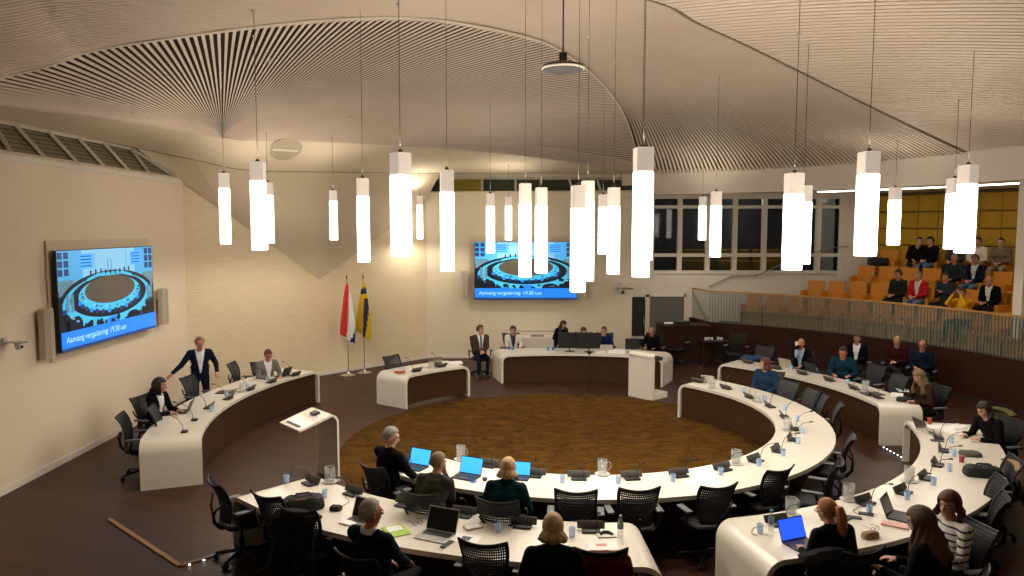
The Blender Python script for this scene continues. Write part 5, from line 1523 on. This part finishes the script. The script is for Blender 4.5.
# three onlookers by the wooden wall
def wallchair(label, u, v, deg):
    pass
seated(857, 339, 235, 'person with short hair, white shirt and black jacket on a chair by the wooden wall', chlabel='black chair under the man in the white shirt by the wooden wall', lean=2, top='black_jacket', topc=BLK, shirt='white', hair='short', hairc='brown', skin='tan', vox=.015, hl=(-.05, .28, .72), hr=(.05, .30, .72))
seated(897, 341.5, 230, 'person with short blond hair and maroon top, hands folded, by the wooden wall', chlabel='black chair under the blonde woman in maroon', lean=2, top='maroon_top', topc=(.032, .006, .010), hair='short', hairc='blond', skin='light', legs='crossed', vox=.015, hl=(-.04, .26, .76), hr=(.05, .26, .77))
seated(922.5, 345.5, 225, 'person with bald head, glasses, navy jumper and jeans, legs crossed by the wooden wall', chlabel='white-framed chair under the man in navy jumper and jeans', lean=-2, top='navy_jumper', topc=(.006, .011, .026), leg='jeans', legc=(.03, .06, .14), hair='fringe', hairc='grey', skin='red', glasses=True, legs='crossed', vox=.015, hl=(-.06, .26, .72), hr=(.08, .28, .76))
# chair desk, far wall
seated(480.5, 330, -78, 'person in brown tweed jacket and tie sitting left of the chair desk, hands clasped', chlabel='black mesh chair under the man in the tweed jacket', lean=0, top='tweed_jacket', topc=(.060, .042, .032), leg='navy', legc=NAVY, shirt='white', tie=True, hair='short', hairc='brown', skin='light', yaw=50, pitch=2, hl=(-.03, .28, .70), hr=(.04, .28, .71), vox=.014)
seated(513, 331.5, -80, 'person in white jacket and patterned top at the left of the chair desk', Y=20.35, sc_=.93, kind='grey', chlabel='dark mesh chair under the woman in the white jacket', lean=4, top='white_jacket', topc=(.66, .62, .56), shirt='dark', hair='updo', hairc='dark', skin='tan', yaw=-20, pitch=8, vox=.014, **DESKH)
seated(583.5, 335, -95, 'person with shoulder-length auburn hair half hidden behind the monitors', Y=20.45, sc_=.90, chlabel='black mesh chair under the auburn-haired woman behind the monitors', lean=10, top='dark_grey_top', topc=CHAR, hair='long', hairc='brown', skin='light', pitch=10, vox=.015, **DESKH)
seated(604, 332, -100, 'person in navy jumper and glasses, chin on hand, right of the monitors', Y=20.35, sc_=.93, kind='grey', chlabel='greyish-lit mesh chair under the man in the navy jumper', lean=10, top='navy_jumper2', topc=(.010, .022, .085), hair='short', hairc='dark', glasses=True, yaw=-25, pitch=10, skin='light', vox=.014, hl=(-.16, .38, .78), hr=(.06, .22, 1.05))
seated(651.5, 333, -115, 'person with bald head and black jacket behind the white lectern', Y=20.3, sc_=.92, chlabel='black mesh chair under the bald man behind the lectern', lean=8, top='black_jacket', topc=BLK, hair='thin', hairc='grey', skin='red', pitch=12, vox=.015, **DESKH)
p = pY(562, 326, 20.3)
person('person with long black hair and black jumper standing behind the chair desk, reaching right', (p.x - .08, p.y + .25, 0), math.radians(-60) - PI / 2, 'stand', lean=22, top='black_jumper', topc=BLK, hair='long', hairc='black', yaw=10, pitch=20, scale=.84, hl=(-.05, .60, 1.05), hr=(.25, .30, .92), vox=.014)
# left desk
seated(160, 386, -12, 'person with dark curly hair and black blazer at the left desk', chlabel='dark mesh chair under the curly-haired woman', lean=10, top='black_blazer', topc=BLK, shirt='white', hair='curly', hairc='dark', skin='tan', yaw=25, pitch=2, vox=.012, hl=(-.15, .38, .775), hr=(.12, .40, .775))
seated(268, 355, -50, 'person with short brown hair, glasses and grey jacket looking down at the left desk', chlabel='dark mesh chair under the man in the grey jacket', lean=10, top='grey_jacket', topc=(.17, .16, .145), shirt='white', hair='short', hairc='brown', skin='red', glasses=True, pitch=30, vox=.013, **DESKH)
p = px(198, 344, 1.62)
person('person in navy suit and white shirt standing behind the left desk', (p.x, p.y + .05, 0), math.radians(-62) - PI / 2, 'stand', lean=8, top='navy_suit', topc=NAVY, leg='navy', legc=NAVY, shirt='white', hair='thin', hairc='sand', skin='red', yaw=4, pitch=14, scale=1.02, hl=(.0, .0, 0) and (-.30, .22, 1.02) or None, hr=(.52, .18, 1.06), vox=.012, belly=.015)

# gallery
def gal(u, row, label, deg_off=0, **kw):
    r, z = GR[row][0], GR[row][2]
    q = pr(u, r, z + 1.2); a = math.degrees(math.atan2(C.y - q.y, C.x - q.x))
    rz = math.radians(a + deg_off) - PI / 2
    kw.setdefault('vox', .016); kw.setdefault('hl', (-.08, .30, .66)); kw.setdefault('hr', (.08, .30, .66))
    f = Vector((-math.sin(rz), math.cos(rz), 0)); l_ = kw.get('lean', 2)
    return person(label, (q.x, q.y, z), rz, 'sit', seat=.43, leg='dark' if 'leg' not in kw else kw.pop('leg'), **kw)
gal(900, 1, 'person in dark coat and glasses, leftmost of the row of four in the gallery', top='dark_olive_coat', topc=(.02, .018, .014), hair='short', hairc='dark', skin='tan', deg_off=-8)
gal(920, 1, 'person in bright red jacket with grey hair in the gallery', top='red_jacket', topc=(.42, .012, .02), leg='pale_jeans', legc=(.12, .17, .25), hair='short', hairc='sand', shirt='pale', deg_off=0)
gal(947, 1, 'person in charcoal jumper, arms folded, right of the red jacket in the gallery', top='charcoal_jumper', topc=(.022, .03, .036), hair='short', hairc='dark', skin='tan', hl=(-.02, .22, .82), hr=(.02, .24, .80))
gal(993, 1, 'person with bald head and dark suit leaning sideways below the column in the gallery', top='black_suit', topc=BLK, shirt='pale', hair='fringe', hairc='grey', skin='red', lean=10, beard=True)
gal(956, 2, 'person with grey hair and dark green jacket in the third gallery row', top='dark_green_jacket', topc=(.02, .028, .03), hair='short', hairc='grey', skin='red', lean=4)
gal(977, 2, 'person with navy jacket over white shirt, second in the third gallery row', top='navy_jacket', topc=NAVY, shirt='pale', hair='short', hairc='brown', skin='red', leg='pale_jeans', legc=(.12, .17, .25))
gal(914, 3, 'person in black lounging sideways, leftmost in the back gallery row', deg_off=30, top='black_jumper', topc=BLK, hair='short', hairc='black', side=-12, hl=(-.1, .2, .95), hr=(.06, .28, .66))
gal(932, 3, 'person with dark hair, black jumper and blue jeans, second in the back gallery row', top='black_jumper', topc=BLK, leg='pale_jeans', legc=(.08, .12, .22), hair='updo', hairc='dark', deg_off=-10)
gal(957, 3, 'person in a dark top half hidden behind the rightmost pendant lamps', top='dark_check', topc=(.05, .045, .045), hair='long', hairc='brown')
gal(979, 3, 'person in cream white jumper in the back gallery row', top='cream_jumper', topc=(.60, .52, .42), hair='bun', hairc='brown', deg_off=12)
gal(1003, 3, 'person in taupe jumper and beige trousers, rightmost in the back gallery row', top='taupe_jumper', topc=(.16, .11, .075), leg='beige', legc=(.32, .25, .16), hair='short', hairc='dark', deg_off=10, lean=8)
GR[0] = (10.9, 752, zl[0] + .14, 'front')
gal(965, 0, 'person in yellow jacket holding up a phone behind the balustrade', top='yellow_jacket', topc=(.60, .32, .01), hair='short', hairc='dark', skin='tan', lean=6, hl=(-.10, .30, 1.16), hr=(.10, .30, 1.16), scale=1.0)

# drinking cup in the bald man's hand, phones and such
p = px(796, 344.5, 1.22); o = MB().lathe([(0, 0), (.028, 0), (.034, .09), (0, .09)], 14).build('cup', M_paper, smooth=True); o.location = (p.x, p.y - .03, p.z - .02)
tag(o, 'white cup raised to the bald man’s mouth', 'cup')
# coats and bags on chairs -----------------------------------------------
def coat(loc, rz, c, label, name='coat', w_=.26, len_=.62):
    m_ = cloth_mat('coat_' + label[:9].replace(' ', '_'), c); g = []; n = 28
    for j in range(15):
        t = j / 14; row = []
        for k in range(n + 1):
            a = k / n; x = (a - .5) * 2 * w_ * (1 + .18 * t + .05 * math.sin(t * 9))
            y = -.335 - .03 * math.sin(a * PI) - .05 * t + .022 * math.sin(a * 23 + t * 3) * (.3 + t) - (.03 if t > .05 else 0)
            z = 1.02 - .05 * (2 * a - 1) ** 2 - len_ * t * (1 + .06 * math.sin(a * 14))
            if j == 0: y += .14; z -= .05
            elif j == 1: y += .07; z += .01
            row.append((x, y, z))
        g.append(row)
    mb = MB(); mb.grid(g); o = mb.build(name, m_, smooth=True); s_ = o.modifiers.new('t', 'SOLIDIFY'); s_.thickness = .03
    o.location = loc; o.rotation_euler = (0, 0, rz); return tag(o, label, 'coat')
def coat_px(u, v, deg, c, label, **kw):
    p = px(u, v, 1.0); rz = math.radians(deg) - PI / 2; f = Vector((-math.sin(rz), math.cos(rz), 0)); q = p + f * .31
    return coat((q.x, q.y, 0), rz, c, label, **kw)
coat_px(296, 509, 68, (.016, .017, .020), 'dark blue-black coat hanging over the chair back before the laptop bag')
coat_px(602, 551, 90, (.075, .010, .008), 'dark red coat over the chair beside the dark-blond person')
coat_px(1004, 407, 190, (.10, .09, .035), 'olive green coat over the chair of the dark-clad woman')
coat_px(1018, 459, 165, (.26, .18, .11), 'beige coat over the chair at the right edge')
coat_px(829, 548, 108, (.010, .010, .012), 'black coat over the chair of the ponytailed woman')
p = px(752, 360.5, TH); o = MB().ell((0, 0, .05), (.30, .12, .07), 18, 10).ell((-.12, .03, .08), (.14, .10, .06), 14, 8).ell((.15, -.02, .07), (.13, .11, .06), 14, 8).build('coat', cloth_mat('folded_blue', (.03, .06, .14)), smooth=True); o.location = (p.x, p.y, TH); tag(o, 'folded blue jacket lying on the far end of the upper right desk', 'coat')
# dark bag with gallery visitors
q = pr(878, 13.2, zl[3] + .5); t = thing('bag', 'black bag on the gallery seat left of the lounging person', 'bag', (q.x, q.y, zl[3] + .44), 0)
MB().box(-.28, .28, -.15, .15, 0, .24, bev=.06).build('bag_body', M_nylon, t, smooth=True)
MB().tube([(-.12, 0, .23), (0, 0, .36), (.12, 0, .23)], .012).build('handle', M_nylon, t)

# ============================================================ PENDANT LAMPS
LEN = 1.35
E_lamp = mat('lit_fabric_shade', (1.0, .925, .80), .6, emis=LAMP_E)
M_shade = mat('faintly_lit_fabric_sleeve', (.80, .70, .60), .7, emis=.42, var=.05, vscale=30, stretch=(1, 1, .1))
bpy.context.view_layer.update()
dg = bpy.context.evaluated_depsgraph_get()
LAMPS = [  # u, top, bottom, yaw, where
 (226, 174, 244, 20, 'leftmost of all, before the brick wall'), (260, 163, 250, 8, 'large, second from the left'), (269, 183, 243, 30, 'partly hidden behind the second from the left'),
 (334, 191, 240, 12, 'small, left of the pair above the tricolour flag'), (364, 179, 262, 5, 'above the two flags'), (401.5, 154, 256, 42, 'large, right of the flags, seen on its corner'),
 (420, 196, 239, 10, 'small and far, between two large ones left of the screen'), (447.5, 171, 271, 6, 'large, directly left of the back screen'), (490.5, 194, 253, 8, 'over the left edge of the back screen'),
 (508.5, 197, 240, 12, 'smallest above the back screen'), (525, 184, 277, 7, 'over the middle of the back screen, left of a twin'), (541, 188, 273, 9, 'over the middle of the back screen, right of its twin'),
 (577.5, 186, 292, 6, 'lowest hanging, at the right edge of the back screen'), (587, 181.5, 281, 5, 'overlapping the lowest hanging one on its right'), (602.5, 195, 254, 14, 'thin, between the cluster and the tall one on the right'),
 (613, 188, 274, 8, 'tall and slim, just left of the biggest lamp'), (640.5, 176, 277, 10, 'behind the biggest lamp, only its foot showing'), (642, 149, 260, 5, 'the biggest one, right of the picture centre'),
 (702, 197, 240, 15, 'small, left of the pair before the window band'), (715, 192, 257, 8, 'right of the pair before the window band'), (791.5, 174, 270, 6, 'large, before the right half of the window band'),
 (801.5, 186, 264, 12, 'behind and right of the large one before the windows'), (865, 153, 256, 5, 'large and wide, left of the yellow wall'), (893, 188, 245, 9, 'medium, before the left part of the yellow wall'),
 (951.5, 179, 249, 10, 'behind and left of the rightmost lamp'), (964, 166, 253, 22, 'rightmost of all, before the yellow wall')]
def make_lamp():
    t = thing('pendant_lamp', '', 'lamp')
    w_ = .104
    def prism(z0, z1, ww):
        return MB().box(-ww, ww, -ww, ww, z0, z1, bev=.012)
    ls = prism(0, 1.06, w_).build('lit_shade', E_lamp, t, smooth=False)
    prism(1.06, LEN, w_ * 1.0).build('upper_sleeve', M_shade, t)
    MB().lathe([(0, 0), (.03, 0), (.03, .03), (.01, .05), (0, .05)], 12, c=(0, 0, LEN)).build('cable_grip', M_dgrey, t)
    return t
for (u, vt, vb, yw_, where) in LAMPS:
    hpx = vb - vt; Y = F_PX * LEN / hpx
    Y = min(Y, 17.6 if 300 < u < 350 else 21.4)
    k = hpx * Y / (F_PX * LEN)
    p = pY(u, vb, Y)
    o = place(make_lamp, 'lamp', 'square white tube pendant lamp, ' + where, (p.x, p.y, p.z), math.radians(yw_), 'square tube pendant lamps')
    wf = {525: .78, 541: .8, 577.5: .8, 587: .76, 602.5: .8, 613: .8, 640.5: .9, 447.5: .88, 490.5: .85, 508.5: .85, 420: .85, 364: .88, 702: .85, 715: .85, 226: .95}.get(u, 1)
    o.scale = (k * wf, k * wf, k)
    l = bpy.data.lights.new('lamp_bottom_light', 'SPOT'); l.energy = LAMP_W; l.spot_size = math.radians(176); l.spot_blend = .5; l.color = (1, .90, .76); l.shadow_soft_size = .08
    lo = bpy.data.objects.new('lamp_bottom_light', l); col.objects.link(lo); lo.location = (p.x, p.y, p.z - .01)
    l = bpy.data.lights.new('lamp_top_light', 'SPOT'); l.energy = LAMP_UP; l.spot_size = math.radians(170); l.spot_blend = .8; l.color = (1, .90, .76); l.shadow_soft_size = .1
    lo = bpy.data.objects.new('lamp_top_light', l); col.objects.link(lo); lo.location = (p.x, p.y + .0, p.z + (LEN + .08) * k); lo.rotation_euler = (PI, 0, 0)
    top = p.z + LEN * k
    hit = sc.ray_cast(dg, (p.x + .013, p.y + .017, top + .4), (0, 0, 1))
    zc = hit[1].z if hit[0] else 7.6
    cb = MB().tube([(0, 0, LEN + .06), (0.004, 0, (zc - p.z) / k - .03)], .0045, 6).build('cable', M_dgrey, o)
    MB().lathe([(0, 0), (.03, .0), (.03, .02), (0, .02)], 12, c=(0, 0, (zc - p.z) / k - .04)).build('ceiling_rose', M_lgrey, o)

# round hanging loudspeaker / lamp and the flush oval one
p = pY(563, 70, 10.6)
t = thing('round_ceiling_fixture', 'dark round disc fixture hanging near the top centre', 'ceiling fixture', (p.x, p.y, p.z))
MB().lathe([(0, -.03), (.22, -.02), (.285, .0), (.30, .03), (.29, .06), (.18, .09), (0, .10)], 40).build('disc', M_dgrey, t, smooth=True)
MB().lathe([(.285, .002), (.303, .012), (.303, .028), (.286, .032)], 40, cap=False).build('pale_rim', M_trim, t, smooth=True)
MB().box(-.055, .055, -.05, .05, .09, .24, bev=.01).build('mount', M_black, t)
MB().tube([(-.02, 0, .10), (-.14, 0, .06)], .02).build('side_arm', M_black, t)
MB().tube([(0, 0, .22), (0, 0, 7.5 - p.z)], .012, 6).build('cable', M_black, t)
p = pY(286, 148.5, 17.2); hit = sc.ray_cast(dg, (0, 0, CH), (p - Vector((0, 0, CH))).normalized())
q = hit[1] if hit[0] else p
t = thing('oval_ceiling_light', 'flush oval fixture in the plaster left of the fan ceiling', 'ceiling fixture', tuple(q - hit[2] * 0))
nrm_ = hit[2] if hit[2].z < 0 else -hit[2]
t.rotation_euler = nrm_.to_track_quat('Z', 'Y').to_euler()
MB().lathe([(.36, 0), (.38, .02), (.33, .035), (0, .025)], 32).build('rim', mat('oval_rim', (.46, .38, .27), .6), t, smooth=True)
MB().box(-.32, .30, -.05, .02, .03, .045).build('divider', M_trim, t)
# recessed ceiling downlights (small yellow dots in the ceiling); the added desk spots stand apart from them
def downlight(u, v, Y, label, target, energy, size=70, on=True):
    d = (pY(u, v, Y) - Vector((0, 0, CH))).normalized(); hit = sc.ray_cast(dg, (0, 0, CH), d)
    q = hit[1] if hit[0] else pY(u, v, Y)
    t = thing('recessed_downlight', label, 'light', tuple(q - Vector((0, 0, .03))), 0, 'recessed downlights in the slatted ceiling')
    MB().lathe([(.03, .0), (.045, .0), (.045, .05), (.03, .05)], 16).build('ring', M_trim, t)
    MB().lathe([(0, .012), (.03, .012), (.03, .02), (0, .02)], 16).build('lens', mat('warm_lens', (1, .8, .45), .3, emis=4), t)
    return q
def spot(loc, tgt, e, ang_, blend=.6, c=(1, .88, .72), r=.12):
    l = bpy.data.lights.new('desk_fill_spot', 'SPOT'); l.energy = e; l.spot_size = math.radians(ang_); l.spot_blend = blend; l.color = c; l.shadow_soft_size = r
    o = bpy.data.objects.new('desk_fill_spot', l); col.objects.link(o); o.location = loc
    o.rotation_euler = (Vector(tgt) - Vector(loc)).to_track_quat('-Z', 'Y').to_euler(); return o
for i, (u, v, Y) in enumerate(((270, 60, 12.5), (350, 117, 16), (509, 108, 16), (839, 60, 14), (910, 100, 16))):
    q = downlight(u, v, Y, ['tiny warm downlight in the fan of slats, upper left', 'tiny warm downlight in the slats above the flags', 'tiny warm downlight in the slats above the back screen', 'tiny warm downlight in the right-hand ceiling, nearer the top', 'tiny warm downlight in the right-hand ceiling, nearer the fascia'][i], None, 0)
for (x, y, z, tx, ty, e, a_) in SPOTS:
    spot((x, y, z), (tx, ty, .7), e, a_)  # added fill spots without fittings, aimed at desk height
sc.world = bpy.data.worlds.new('world'); sc.world.use_nodes = True
sc.world.node_tree.nodes['Background'].inputs[0].default_value = (.02, .03, .06, 1)
sc.world.node_tree.nodes['Background'].inputs[1].default_value = .3
sc.view_settings.exposure = EXPO
